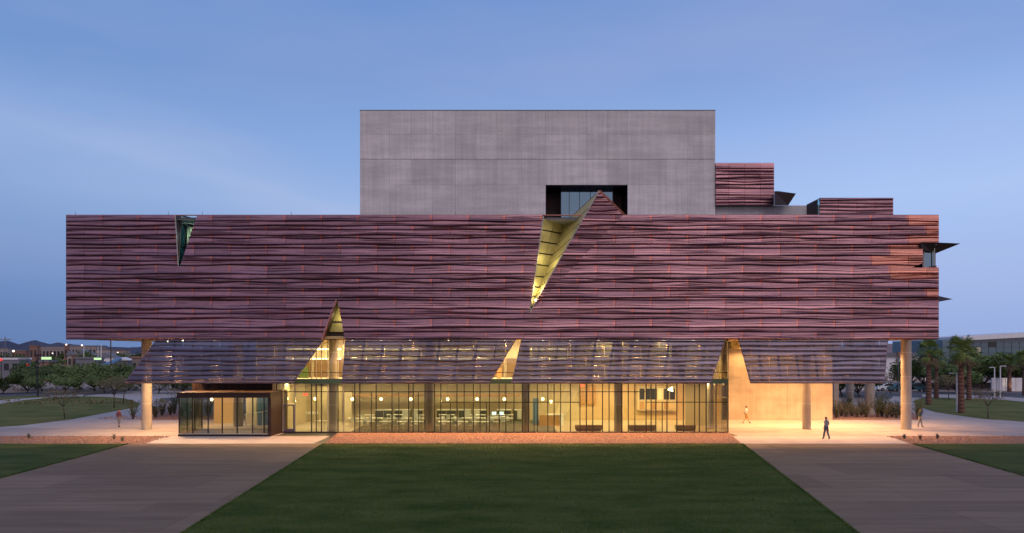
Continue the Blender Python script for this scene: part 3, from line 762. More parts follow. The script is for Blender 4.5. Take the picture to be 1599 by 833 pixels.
# ------------------------------------------------ hanging perforated screens
def flapmap(p):
    t = (p[1] - 530) / 68.0; D = DF - 2.1 * t
    return at(p[0], p[1], D - p[2])
FL = [530, 534, 541.5, 549.5, 557.5, 564.8, 571.5, 580, 587.3, 594.8, 598.3]
flaps = [[(245, 530.6), (505, 530.6), (457.5, 598.3), (195, 598.3)],
         [(540, 530.6), (805, 530.6), (764, 598.3), (534.5, 598.3)],
         [(815, 530.6), (1131.5, 530.6), (1109, 598.3), (799, 598.3)],
         [(1153.5, 530.6), (1386, 530.6), (1380.5, 598.3), (1172.5, 598.3)]]
fl_names = ['leftmost sloping perforated screen above the entrance vestibule', 'second sloping perforated screen above the study tables', 'widest sloping perforated screen over the lobby glass', 'rightmost sloping perforated screen before the concrete wall']
for fi, q in enumerate(flaps):
    # frame along the edges
    b = MB()
    e3 = [flapmap((p[0], p[1], -.06)) for p in q]
    for i in range(4): b.tube(e3[i], e3[(i + 1) % 4], .05, .05, 6)
    scr = b.build('perforated_screen', 'edge_purple', bld); scr['label'] = fl_names[fi]
    x0a = min(p[0] for p in q); x1a = max(p[0] for p in q)
    for c in range(0, 10, 2):
        x = math.floor(x0a / colw) * colw - (c % 4) * colw / 4
        while x < x1a:
            fs = keep(skin_faces(x, x + colw, c, c + 2, FL, prot=.105, fine=.12), q)
            if fs: skin_panel(fs, x, x + colw, FL[c], FL[c + 2], 'screen_panel', 'screen', scr, flapmap)
            x += colw
    # struts behind
    n = int((q[1][0] - q[0][0]) / 27)
    for i in range(1, n):
        xt = q[0][0] + (q[1][0] - q[0][0]) * i / n; xb = xt + (-9 if xt < 1160 else 3)
        if fi == 3: xb = xt + 8
        xm = xt + (xb - xt) * 1.0
        # keep struts inside the screen outline
        lo = q[3][0] + 4; hi = q[2][0] - 4
        t = 1.0
        if xm < lo or xm > hi: t = .45
        bb = MB(); bb.tube(flapmap((xt, 531, -.14)), flapmap((xt + (xb - xt) * t, 530 + 66 * t, -.14)), .09, .09, 6); bb.build('strut', 'steel_dark', scr)

# ------------------------------------------------ floors, slabs, columns
zS = 4.30
b = MB(); b.box(X(300, DG), X(1137, DG), DG + .2, 77.5, zS, zS + .28)
b.build('floor_slab', 'concrete_warm', bld)
b = MB(); b.box(X(432, DG), X(1137, DG) - .01, DG - .05, DG + .19, zS - .02, zS + .41); b.build('slab_edge', 'teal_paint', bld)
b = MB(); b.box(X(430, DG), X(1137, DG), DG + .06, 77.5, -.015, .012); fl_ = b.build('interior_floor', 'floor_in', bld)
b = MB(); b.box(X(545, DG), X(870, DG), DG + .3, 76.2, .013, .018); b.build('carpet', 'carpet', bld)
b = MB(); b.box(X(430, 76.9), X(905, 76.9), 76.7, 76.9, .013, zS - .01); b.build('interior_wall', 'wall_grey', bld)
b = MB(); b.box(X(905, 76.9), X(1137, 76.9), 76.7, 76.9, .013, zB - .0); b.build('interior_wall', 'wall_tan', bld)
b = MB(); b.box(X(1070, 70.3), X(1136, 64.4), 70.3, 70.5, .013, zB - .0); b.build('interior_wall', 'wall_grey', bld)
# side wall of the glazed block, left
b = MB(); b.box(X(430, DG) - .3, X(430, DG) - .1, DG + .1, 76.7, .013, zS - .01); b.build('interior_wall', 'wall_grey', bld)
# second floor interior
b = MB(); b.box(X(400, 73), X(900, 73), 73, 73.2, zS + .29, zB + .05); b.build('upper_wall', 'wall_cream', bld)
b = MB()
for q in range(16):
    xx = X(430, 72.6) + q * 1.9
    b.box(xx, xx + 1.6, 72.6, 72.98, zS + .29, Z(560, 72.6))
b.build('bookcase', 'wood_dark', bld)
b = MB(); b.box(X(466, 70), X(481, 70), 70, 70.2, zS + .29, Z(574, 70)); b.build('green_partition', 'green_wall', bld)
b = MB(); b.box(X(776, 69), X(783, 69), 68.8, 69.2, zS + .29, Z(575, 69)); b.build('wood_post', 'wood_mid', bld)
b = MB(); b.box(X(900, 66), X(1060, 66), 69, 69.2, zS + .29, zB); b.build('upper_wall', 'wall_grey', bld)
# linear lights, two rows on the upper floor
def strip(px0, px1, py, D):
    b = MB(); b.box(X(px0, D), X(px1, D), D, D + .12, Z(py, D) - .07, Z(py, D) + .07); return b.build('linear_light', 'strip', bld)
for px0, px1 in ((447, 505), (507, 532), (548, 582), (586, 622), (628, 655), (680, 700), (706, 736), (742, 765), (828, 850), (856, 884)):
    strip(px0, px1, 545.5, 69.5); strip(px0, px1, 560.5, 72.4)
for px_ in (480, 560, 640, 720, 790, 860, 950, 1050):
    lamp('upper_room_light', 'AREA', (X(px_, 69), 68.6, zB - .15), 620, (1, .84, .48), 3.0, size_y=3.0)
# round columns
def column(px, D, r, top, m='column_concrete', z0=0):
    x = X(px, D); b = MB(); b.lathe([(r, z0), (r, top)], (0, 0, 0), 28); o = b.build('column', m, bld, smooth=True); o.location = (x, D, 0)
    for z in (2.35, 4.8, 7.0):
        if z < top - .1:
            bb = MB(); bb.lathe([(r + .003, z), (r + .006, z + .02), (r + .003, z + .04)], (0, 0, 0), 28); s = bb.build('form_joint', 'concrete', o)
    return o
column(229, 67.2, .44, zB + .07); column(1415, 67.2, .44, zB + .07); column(1259.5, 67.2, .38, zB + .07)
for px_ in (520, 671, 821, 965.5): column(px_, 65.6, .37, zB + .07)
column(1110, 67.5, .33, zB + .07)
column(1358, 84, .55, zB + .07); column(1327, 88, .45, zB + .07); column(372, 70, .45, zB + .07, 'teal_paint' if 0 else 'column_concrete')

# ------------------------------------------------ curtain wall
V = [432, 442, 461, 486.5, 494, 502, 512, 528, 536.5, 554, 562, 587.5, 612.4, 638.3, 645.3, 663.7, 678.8, 688.5, 713.7, 724.9, 739.2, 749.8, 764.4, 779.4, 789.9, 802.6, 815.6, 825.4, 839, 855.4, 865.2, 875.3, 890.6, 905.6, 915.5, 925.6, 940.8, 951, 971, 981, 991.3, 1008.8, 1016.6, 1024, 1041.4, 1056.8, 1067, 1084.6, 1092, 1102.6, 1118, 1136.6]
LOW = [580, 623, 653.4, 703.4, 759.5, 834, 1034]
cwb = MB(); cwb.box(X(430, DG), X(1137, DG), DG - .06, DG + .05, -.01, .09); cwl = cwb.build('curtain_wall', 'mullion_metal', bld)
tz = {612: Z(612, DG), 628: Z(628.3, DG)}
def has(x, k): return (k == 612 and (x < 890 or 905 <= x < 1008)) or (k == 628 and (688 <= x < 905 or x >= 1008))
topz = zS - .03
for i, x in enumerate(V):
    b = MB(); b.box(X(x, DG) - .038, X(x, DG) + .038, DG - .07, DG + .06, .09, topz); b.build('mullion', 'mullion_light' if x in (442, 461, 536.5, 512) else 'mullion_metal', cwl)
    if i % 2 == 0 or 1100 < x or 455 < x < 540:
        b = MB(); b.box(X(x, DG) - .03, X(x, DG) + .03, DG - .07, DG + .06, zS + .42, zB + .04); b.build('mullion', 'mullion_light', cwl)
for x in LOW:
    b = MB(); b.box(X(x, DG) - .03, X(x, DG) + .03, DG - .065, DG + .055, .09, (tz[612] if x < 688 or x==1034 and 0 else tz[628]) - .03); b.build('mullion', 'mullion_metal', cwl)
for i in range(len(V) - 1):
    x0, x1 = V[i], V[i + 1]; zs = [.09]
    for k in (628, 612):
        if has(x0, k):
            z = tz[k]; zs.append(z)
            b = MB(); b.box(X(x0, DG) + .039, X(x1, DG) - .039, DG - .05, DG + .04, z - .035, z + .035); b.build('transom', 'mullion_metal', cwl)
    zs.append(topz)
    if i == 1: zs = [Z(630.5, DG)] + zs[1:]
    for a, c in zip(zs, zs[1:]):
        b = MB(); b.box(X(x0, DG) + .039, X(x1, DG) - .039, DG - .012, DG + .012, a + .036, c - .036); b.build('glass_pane', 'glass', cwl)
    if x0 > 440:
        b = MB(); b.box(X(x0, DG) + .01, X(x1, DG) - .01, DG + .02, DG + .035, zS + .43, zB + .04); b.build('upper_glass_pane', 'glass', cwl)
b = MB(); b.box(X(440, DG), X(1137, DG), DG - .05, DG + .04, Z(582, DG) - .03, Z(582, DG) + .03); b.build('rail', 'mullion_metal', cwl)
# curtain wall return at the right end
b = MB()
for d in (64.5, 66.4, 68.3, 70.2): b.box(X(1137, DG) - .05, X(1137, DG) + .03, d, d + .06, .02, zB); 
b.box(X(1137, DG) - .04, X(1137, DG) + .02, 64.56, 70.2, 3.0, 3.06)
rt = b.build('return_frame', 'mullion_light', bld)
b = MB(); b.box(X(1137, DG) - .015, X(1137, DG) + .005, 64.57, 70.2, .02, zB); b.build('return_glass', 'glass', bld)
# glass door left of the main glazing
b = MB(); dx0, dx1, dz = X(443.3, DG), X(459.8, DG), Z(632, DG)
b.box(dx0, dx0 + .09, DG - .09, DG + .03, .09, dz); b.box(dx1 - .09, dx1, DG - .09, DG + .03, .09, dz); b.box(dx0 + .09, dx1 - .09, DG - .09, DG + .03, dz - .1, dz); b.box(dx0 + .09, dx1 - .09, DG - .09, DG + .03, .09, .34)
dr = b.build('door', 'edge_purple', bld)
b = MB(); b.box(dx0 + .09, dx1 - .09, DG - .03, DG - .01, .34, dz - .1); b.build('door_glass', 'glass', dr)
b = MB(); b.tube((dx1 - .18, DG - .15, .9), (dx1 - .18, DG - .15, 1.3), .015); b.tube((dx1 - .18, DG - .15, .92), (dx1 - .12, DG - .05, .92), .012); b.build('handle', 'mullion_light', dr)

# ------------------------------------------------ concrete wall at the right, under the box
DW = 76.7
wx = [1137, 1181, 1230, 1264, 1300]; wz = [0, Z(592, DW), Z(545, DW), zB + .05]
b = MB(); b.box(X(1137, DW) - 2, X(1300, DW) - .03, DW + .1, DW + .5, 0, zB + .05); cwall = b.build('concrete_wall', 'concrete_warm', bld)
for i in range(4):
    for j in range(3):
        bb = MB(); bb.box(X(wx[i], DW) + .007 - (.8 if i == 0 else 0), X(wx[i + 1], DW) - .007, DW, DW + .099, wz[j] + .006, wz[j + 1] - .006); bb.build('concrete_panel', 'concrete_warm', cwall)
b = MB(); b.box(X(1138, DW), X(1154, DW), DW - .8, DW - .02, Z(545, DW), zB); b.build('golden_bulkhead', 'gold', bld)
b = MB(); b.box(X(1302, 84), X(1310, 84), 84, 84.4, 0, zB); b.build('end_pier', 'column_concrete', bld)

# ------------------------------------------------ dark clad bulkhead over the entrance and the vestibule
DV = 66.2
b = MB(); b.box(X(300, DV), X(432, DV), DV + .05, DV + .6, Z(614, DV) - .05, zS + .3); bh = b.build('entrance_bulkhead', 'sheathing', bld)
x = 300.0; rr = random.Random(3)
while x < 431:
    wdt = rr.choice([4, 6, 9, 12]); x2 = min(x + wdt, 432)
    b = MB(); d = rr.uniform(0, .05); b.box(X(x, DV) + .02, X(x2, DV) - .02, DV - d, DV + .049, Z(613.5, DV), zS + .28); b.build('bulkhead_slat', 'copper_dark', bh); x = x2
# interior partition behind the vestibule
b = MB(); b.box(X(334, 73), X(364, 73), 73, 73.3, 0, 3.9); b.build('entrance_wall', 'wall_tan', bld)
b = MB(); b.box(X(384, 72), X(400, 72), 72, 72.3, 0, 3.9); b.build('entrance_wall', 'wall_cream', bld)
b = MB(); b.box(X(402, 71), X(431, 71), 71, 71.3, 0, 3.9); b.build('entrance_wall', 'blue_panel', bld)
VF = 61.5; v0, v1 = X(278, VF), X(418, VF)
b = MB(); b.box(v0, v1, VF, 66.1, -.0, .17); vs = b.build('entrance_vestibule', 'steel_dark', bld); vs['label'] = 'glass entrance vestibule with a dark roof and floor edge'
vt = Z(613.5, VF)
b = MB(); b.box(v0 - .1, v1 + .3, VF - .15, 66.1, vt - .02, vt + .02, 0); b.box(v0 - .05, v1 + .25, VF - .1, 66.1, vt - .42, vt - .021); b.build('vestibule_roof', 'copper_dark', vs)
b = MB(); b.box(v1 + .001, v1 + .28, VF - .02, 66.05, 0, vt - .425); ew = b.build('copper_end_wall', 'copper_dark', vs)
z = .05
while z < vt - .6:
    b = MB(); b.box(v1 + .02, v1 + .27, VF - .06, VF - .021, z, z + .3); b.build('end_wall_slat', 'copper_dark', vs); z += .32
vz = vt - .43
for x in (279.3, 300, 324.5, 346.5, 370, 394, 412):
    b = MB(); b.box(X(x, VF) - .04, X(x, VF) + .04, VF + .04, VF + .14, .17, vz); b.build('vestibule_mullion', 'steel_dark', vs)
xs = [279.3, 300, 324.5, 346.5, 370, 394, 417.6]
for a, c in zip(xs, xs[1:]):
    b = MB(); b.box(X(a, VF) + .045, X(c, VF) - .045, VF + .08, VF + .1, .17, vz); b.build('glass_pane', 'vest_glass', vs)
for k in range(3):
    b = MB(); y0 = VF + .15 + k * 1.5; b.box(v0 + .06, v0 + .08, y0, y0 + 1.44, .17, vz); b.build('glass_pane', 'vest_glass', vs)
    b = MB(); b.box(v0 + .02, v0 + .11, y0 + 1.44, y0 + 1.5, .17, vz); b.build('vestibule_mullion', 'steel_dark', vs)
b = MB(); b.box(v0 + .02, v1, VF - .0, VF + .03, .171, .25); b.build('sill', 'mullion_light', vs)
# handrail and counter seen through the vestibule
b = MB(); b.tube(at(382, 648, 67), at(417, 642, 67), .05); b.tube(at(384, 647, 67), (at(384, 647, 67).x, 67, .17), .03); b.tube(at(410, 643, 67), (at(410, 643, 67).x, 67, .17), .03)
b.build('handrail', 'laminate', vs)

# ------------------------------------------------ lights on the building
def downlight(px, D, e, z, col=(1, .70, .36), blend=.5, size=135, vis='lamp_small', nm='downlight'):
    x = X(px, D) if px > 30 or px < -30 else px
    b = MB(); b.lathe([(0, z - .05), (.045, z - .05), (.07, z + .04), (0, z + .04)], (x, D, 0), 10); o = b.build(nm, vis, bld)
    l = lamp('downlight_lamp', 'SPOT', (x, D, z - .1), e, col, .08, spot_size=R(size), spot_blend=blend)
    return o
DLZ = zB - .04
for px_ in (447, 550, 595, 640, 700, 745, 788, 848, 891, 935, 995, 1037, 1083):
    downlight(px_, 64.0, 1750, DLZ, (1, .50, .18), size=150)
downlight(404, 63.5, 90, DLZ, (1, .25, .2), vis='red_light')
for px_, D_, e_ in ((262, 63.0, 4200), (335, 64.2, 2200), (285, 66, 2200), (262, 72.5, 1500)): downlight(px_, D_, e_, DLZ, (1, .56, .24))
for px_ in (1165, 1195, 1226, 1250, 1292, 1325, 1360):
    downlight(px_, 74.9, 750, DLZ, (1, .54, .20), vis='gold')
for px_, D_, e_ in ((1185, 68.6, 3000), (1235, 69.0, 2700), (1305, 68.6, 3700), (1365, 68.6, 2900), (1325, 64.8, 2000), (1190, 64.8, 1500)):
    downlight(px_, D_, e_, DLZ, (1, .50, .20), vis='gold')
# ceiling panels of the ground floor (area lamps under thin fixtures)
for i, px_ in enumerate((455, 510, 565, 620, 690, 750, 810, 860)):
    for D_ in (68, 73):
        b = MB(); x = X(px_, D_); b.box(x - .6, x + .6, D_ - .15, D_ + .15, zS - .1, zS - .04); b.build('ceiling_light', 'lamp_white', bld)
        lamp('ceiling_lamp', 'AREA', (x, D_, zS - .12), 125, (1, .80, .42), 1.4, size_y=.5)
for px_ in (905, 950, 1000, 1050, 1105):
    for D_ in (67.5, 73.5) if px_ < 1060 else (67.5,):
        b = MB(); x = X(px_, D_); b.box(x - .5, x + .5, D_ - .15, D_ + .15, zS - .1, zS - .04); b.build('ceiling_light', 'lamp_white', bld)
        lamp('ceiling_lamp', 'AREA', (x, D_, zS - .12), 270 if D_ > 70 else 130, (1, .74, .36), 1.4, size_y=.5)
lamp('vestibule_lamp', 'AREA', (X(350, 64), 64, vt - .5), 90, (1, .75, .45), 1.5, size_y=.6)
lamp('entry_lamp', 'AREA', (X(370, 70), 70, 3.9), 260, (1, .72, .42), 3, size_y=1)

# ================================================================ THINGS INSIDE
def globe(px, py, D, lab, r=.13, e=26):
    x, z = X(px, D), Z(py, D)
    t = empty('pendant_lamp', (x, D, z)); tag(t, lab, 'pendant lamp', 'globe lamps hanging behind the ground floor glass')
    b = MB(); b.lathe([(r * math.sin(a * math.pi / 8), -r * math.cos(a * math.pi / 8)) for a in range(9)], (0, 0, 0), 16); b.build('lamp_globe', 'lamp_warm', t, smooth=True)
    b = MB(); b.tube((0, 0, r - .02), (0, 0, max(r + .1, zS - .06 - z)), .012, .012, 6); b.build('cord', 'steel_dark', t)
    lamp('globe_lamp', 'POINT', (x, D - .01, z - r - .06), e, (1, .82, .5), .1)
gl = [(448, 623, 'globe lamp right above the glass door'), (492, 623, 'globe lamp between the glass door and the first round column'), (550, 623.5, 'globe lamp just right of the first indoor column'),
      (595, 623.5, 'globe lamp in the middle of the first study bay'), (641.5, 623.5, 'globe lamp near the left side of the second indoor column'), (699, 623.5, 'globe lamp just right of the second indoor column'),
      (745, 623.5, 'globe lamp in the middle of the second study bay'), (787.5, 623.5, 'globe lamp near the left side of the third indoor column'), (847.5, 623.5, 'globe lamp above the reception desk, paler one'), (860.5, 627.5, 'brighter lower globe lamp above the reception desk')]
for px_, py_, lab in gl: globe(px_, py_, 67.5, lab)
globe(330.5, 624, 64.5, 'globe lamp hanging inside the glass entrance vestibule', .12, 30)
# exit signs
def exit_sign(px, py, D, lab):
    t = empty('exit_sign', at(px, py, D)); tag(t, lab, 'sign')
    b = MB(); b.box(-.2, .2, -.03, .03, -.1, .1); b.build('sign_box', 'exit_red', t)
    b = MB(); b.box(-.012, .012, -.01, .01, .1, zS - .06 - Z(py, D)); b.build('hanger', 'steel_dark', t)
exit_sign(477, 616.5, 66.5, 'small lit red exit sign left of the first column')
exit_sign(909, 602, 69, 'small lit red exit sign high in the lobby')
# study tables and chairs
def make_table():
    t = empty('study_table')
    b = MB(); b.box(-.8, .8, -.35, .35, .71, .745); b.build('table_top', 'laminate', t)
    for sx in (-1, 1):
        for sy in (-1, 1):
            b = MB(); b.tube((sx * .72, sy * .28, .0), (sx * .72, sy * .28, .71), .022, .022, 6); b.build('leg', 'mullion_light', t)
    return t
def make_chair():
    t = empty('chair')
    b = MB(); b.hexa([(-.22, -.22, .45), (.22, -.22, .45), (.20, .22, .46), (-.20, .22, .46)], [(-.22, -.22, .42), (.22, -.22, .42), (.20, .22, .43), (-.20, .22, .43)]); b.build('seat', 'plastic_pale', t)
    b = MB(); b.hexa([(-.20, .22, .55), (.20, .22, .55), (.19, .28, .86), (-.19, .28, .86)], [(-.20, .25, .55), (.20, .25, .55), (.19, .31, .86), (-.19, .31, .86)]); b.build('backrest', 'plastic_pale', t)
    for sx in (-1, 1):
        b = MB(); b.tube((sx * .2, -.2, 0), (sx * .19, -.17, .43), .014, .014, 5); b.build('leg', 'mullion_light', t)
        b = MB(); b.tube((sx * .2, .27, 0), (sx * .19, .2, .43), .014, .014, 5); b.tube((sx * .19, .2, .43), (sx * .19, .27, .6), .014, .014, 5); b.build('leg', 'mullion_light', t)
    return t
t0 = make_table(); c0 = make_chair(); usedT = usedC = False
bays = [('first', [556, 581, 606, 631, 653]), ('second', [692, 716, 741, 766, 790])]
rowsD = [(66.9, 'row nearest the glass'), (70.4, 'middle row'), (74.2, 'row along the back wall')]
rt_ = random.Random(9)
for bn, pxs in bays:
    for D_, rn in rowsD:
        for i, px_ in enumerate(pxs):
            if D_ < 67.5 and px_ in (556, 790): continue
            if D_ > 74 and i % 2: continue
            x = X(px_, 70)
            t = t0 if not usedT else copy_tree(t0); usedT = True
            t.location = (x + rt_.uniform(-.15, .15), D_ + rt_.uniform(-.2, .2), .019); t.rotation_euler.z = rt_.uniform(-.06, .06)
            tag(t, 'white table, %s study bay, %s, %s from the left' % (bn, rn, ORD[i]), 'table', 'white study tables behind the glass')
            for k, s in enumerate((-1, 1)):
                if D_ > 74 and s == 1: continue
                c = c0 if not usedC else copy_tree(c0); usedC = True
                c.location = (x + rt_.uniform(-.3, .3), D_ + s * .62, .019); c.rotation_euler.z = (0 if s > 0 else math.pi) + rt_.uniform(-.4, .4)
                tag(c, 'pale chair, %s side of the %s table, %s, %s bay' % ('near' if s < 0 else 'far', ORD[i], rn, bn), 'chair', 'pale chairs at the study tables')
# whiteboard panels low on the back wall, part of the room
# cabinets along the classroom back wall
for i, (a, c) in enumerate(((446, 492), (586, 612), (616, 640), (644, 660), (682, 712), (716, 735), (740, 760), (776, 798), (802, 814))):
    D_ = 76.0; t = empty('wall_cabinet', (X((a + c) / 2, D_), D_, .013)); w_ = (X(c, D_) - X(a, D_)) / 2
    tag(t, 'low white topped cabinet by the back wall, %s from the door' % ORD[i], 'cabinet', 'cabinets along the study room back wall')
    b = MB(); b.box(-w_, w_, 0, .6, .1, 1.05); b.build('carcass', 'wall_grey', t)
    b = MB(); b.box(-w_ - .03, w_ + .03, -.04, .62, 1.051, 1.13); b.build('counter_top', 'laminate', t)
    n = max(2, int(w_ * 2 / .7))
    for k in range(n):
        b = MB(); u = -w_ + 2 * w_ * k / n; b.box(u + .02, u + 2 * w_ / n - .02, -.03, -.002, .14, 1.0); b.build('cabinet_door', 'plastic_dark' if (k + i) % 3 else 'plastic_pale', t)
for i, px_ in enumerate((771.5, 783)):
    t = empty('computer_monitor', (X(px_, 72), 72, .764)); tag(t, 'lit computer monitor on a study table, %s of the pair' % ('left' if i == 0 else 'right'), 'monitor', 'monitors on a study table')
    b = MB(); b.box(-.24, .24, -.02, .02, .12, .5); b.build('casing', 'plastic_dark', t)
    b = MB(); b.box(-.21, .21, -.03, -.021, .15, .47); b.build('display', 'screen_blue', t)
    b = MB(); b.lathe([(0, 0), (.12, 0), (.12, .02), (.02, .03), (.02, .14)], n=10); b.build('stand', 'plastic_dark', t)
t = empty('monitor_table', (X(777, 72), 72.1, .019)); tag(t, 'white table carrying two lit monitors', 'table')
b = MB(); b.box(-.9, .9, -.3, .4, .705, .744); b.build('table_top', 'laminate', t)
for sx in (-1, 1):
    b = MB(); b.box(sx * .85 - .03, sx * .85 + .03, -.25, .35, 0, .704); b.build('leg', 'mullion_light', t)
# reception desk
t = empty('reception_desk', (X(858, 70.5), 70.5, .013)); tag(t, 'reception desk with brown front and white counter beneath two globe lamps', 'desk')
b = MB(); b.box(-.95, .95, 0, .7, 0, 1.0); b.build('desk_front', 'wood_mid', t)
b = MB(); b.hexa([(-.2, -.08, 1.0), (1.4, -.08, 1.0), (1.4, .75, 1.0), (-.2, .75, 1.0)], [(-.2, -.08, 1.1), (1.4, -.08, 1.1), (1.4, .75, 1.1), (-.2, .75, 1.1)]); b.build('counter_top', 'laminate', t)
b = MB(); b.box(1.0, 1.38, 0, .7, 0, .99); b.build('white_end', 'laminate', t)
t = empty('blue_banner', (X(836.5, 71), 71, .013)); tag(t, 'tall blue banner panel left of the reception desk', 'banner')
b = MB(); b.box(-.28, .28, 0, .06, .05, 2.6); b.build('banner_panel', 'blue_panel', t); b = MB(); b.box(-.32, .32, -.1, .15, 0, .05); b.build('base', 'steel_dark', t)
# staircase in the lobby with a pale solid balustrade
t = empty('lobby_stair', (0, 0, 0)); tag(t, 'pale lobby staircase rising to the right behind the glass', 'staircase')
sx0, sD = X(868, 71), 71.0
b = MB(); b.hexa([(sx0, sD, .02), (sx0 + .5, sD, .02), (sx0 + 2.6, sD, zS), (sx0 + 2.6, sD, zS + .0), (sx0 + 1.2, sD, zS), (sx0, sD, 1.2)], [(sx0, sD + .12, .02), (sx0 + .5, sD + .12, .02), (sx0 + 2.6, sD + .12, zS), (sx0 + 2.6, sD + .12, zS), (sx0 + 1.2, sD + .12, zS), (sx0, sD + .12, 1.2)]); b.build('balustrade', 'wall_cream', t)
for k in range(14):
    b = MB(); b.box(sx0 + .1 + k * .18, sx0 + .1 + (k + 1) * .18 + .05, sD + .13, sD + 1.6, .02 + k * .32, .02 + (k + 1) * .32); b.build('step', 'wall_cream', t)
# benches near the lobby glass
for i, (a, c, lab) in enumerate(((898, 940, 'long dark upholstered bench left of the lobby column'), (981.5, 1023.5, 'long dark upholstered bench right of the lobby column'), (1054.5, 1085.5, 'shorter dark bench at the right of the lobby'))):
    D_ = 66.0; t = empty('bench', (X((a + c) / 2, D_), D_, .013)); tag(t, lab, 'bench', 'dark benches behind the lobby glass'); w_ = (X(c, D_) - X(a, D_)) / 2
    b = MB(); b.box(-w_, w_, -.25, .25, .12, .5); b.build('seat', 'bench_grey', t)
    b = MB(); b.box(-w_ + .1, w_ - .1, -.2, .2, 0, .12); b.build('plinth', 'steel_dark', t)
    for k in range(1, 4):
        b = MB(); u = -w_ + 2 * w_ * k / 4; b.box(u - .01, u + .01, -.256, .256, .125, .505); b.build('seam', 'plastic_dark', t)
# mezzanine gallery window box in the lobby
b = MB(); D_ = 76.4
b.box(X(995, D_), X(1056, D_), D_ - .2, D_ + .25, Z(641, D_), Z(604, D_)); gb = b.build('gallery_box', 'wall_grey', bld)
for i in range(6):
    bb = MB(); a = 998 + i * 9.5; bb.box(X(a, D_), X(a + 7.8, D_), D_ - .25, D_ - .201, Z(624, D_), Z(607, D_)); bb.build('gallery_pane', 'window_dark' if i != 3 else 'wall_cream', gb)
    bb = MB(); bb.box(X(a, D_), X(a + 7.8, D_), D_ - .24, D_ - .201, Z(639, D_), Z(627, D_)); bb.build('gallery_panel', 'wall_tan' if i % 2 else 'wood_mid', gb)
for a, c in ((906, 913), (917, 930)):
    b = MB(); b.box(X(a, 76.5), X(c, 76.5), 76.4, 76.69, Z(632, 76.5), Z(601, 76.5)); b.build('wood_panel', 'wood_mid', bld)
b = MB(); b.hexa([at(1042, 609, 75), at(1050, 604, 75), at(1051, 612, 75)], [at(1042, 609, 75.2), at(1050, 604, 75.2), at(1051, 612, 75.2)]); b.build('projector_light', 'lamp_white', bld)
# frosted screen shapes in the study room
for i, (a, c, y0, y1, m) in enumerate(((538, 549, 612, 676, 'wall_cream'), (462, 534, 604, 660, 'wall_grey'))):
    b = MB(); D_ = 73.5 + i; b.box(X(a, D_), X(c, D_), D_, D_ + .15, .02, Z(y0, D_)); b.build('partition', m, bld)
b = MB(); b.box(X(545, 75), X(812, 75), 74.9, 75.3, Z(619.5, 75), Z(616, 75)); b.build('ceiling_beam', 'wood_mid', bld)
# framed notices on the partition by the door
for i in range(9):
    b = MB(); a = 447 + i * 5.6; b.box(X(a, 74.4), X(a + 4.3, 74.4), 74.42, 74.49, Z(647, 74.4), Z(643, 74.4)); b.build('framed_notice', 'laminate', bld)
for i, (px_, lab) in enumerate(((498, 'pale round stool table near the door, left'), (507, 'pale round cafe table beside the first column'))):
    t = empty('cafe_table', (X(px_, 67.5), 67.5, .013)); tag(t, lab, 'table'); b = MB(); b.lathe([(0, .72), (.4, .72), (.4, .76), (0, .76)], n=16); b.build('table_top', 'laminate', t)
    b = MB(); b.lathe([(.25, 0), (.22, .03), (.03, .05), (.03, .72)], n=10); b.build('pedestal', 'mullion_light', t)

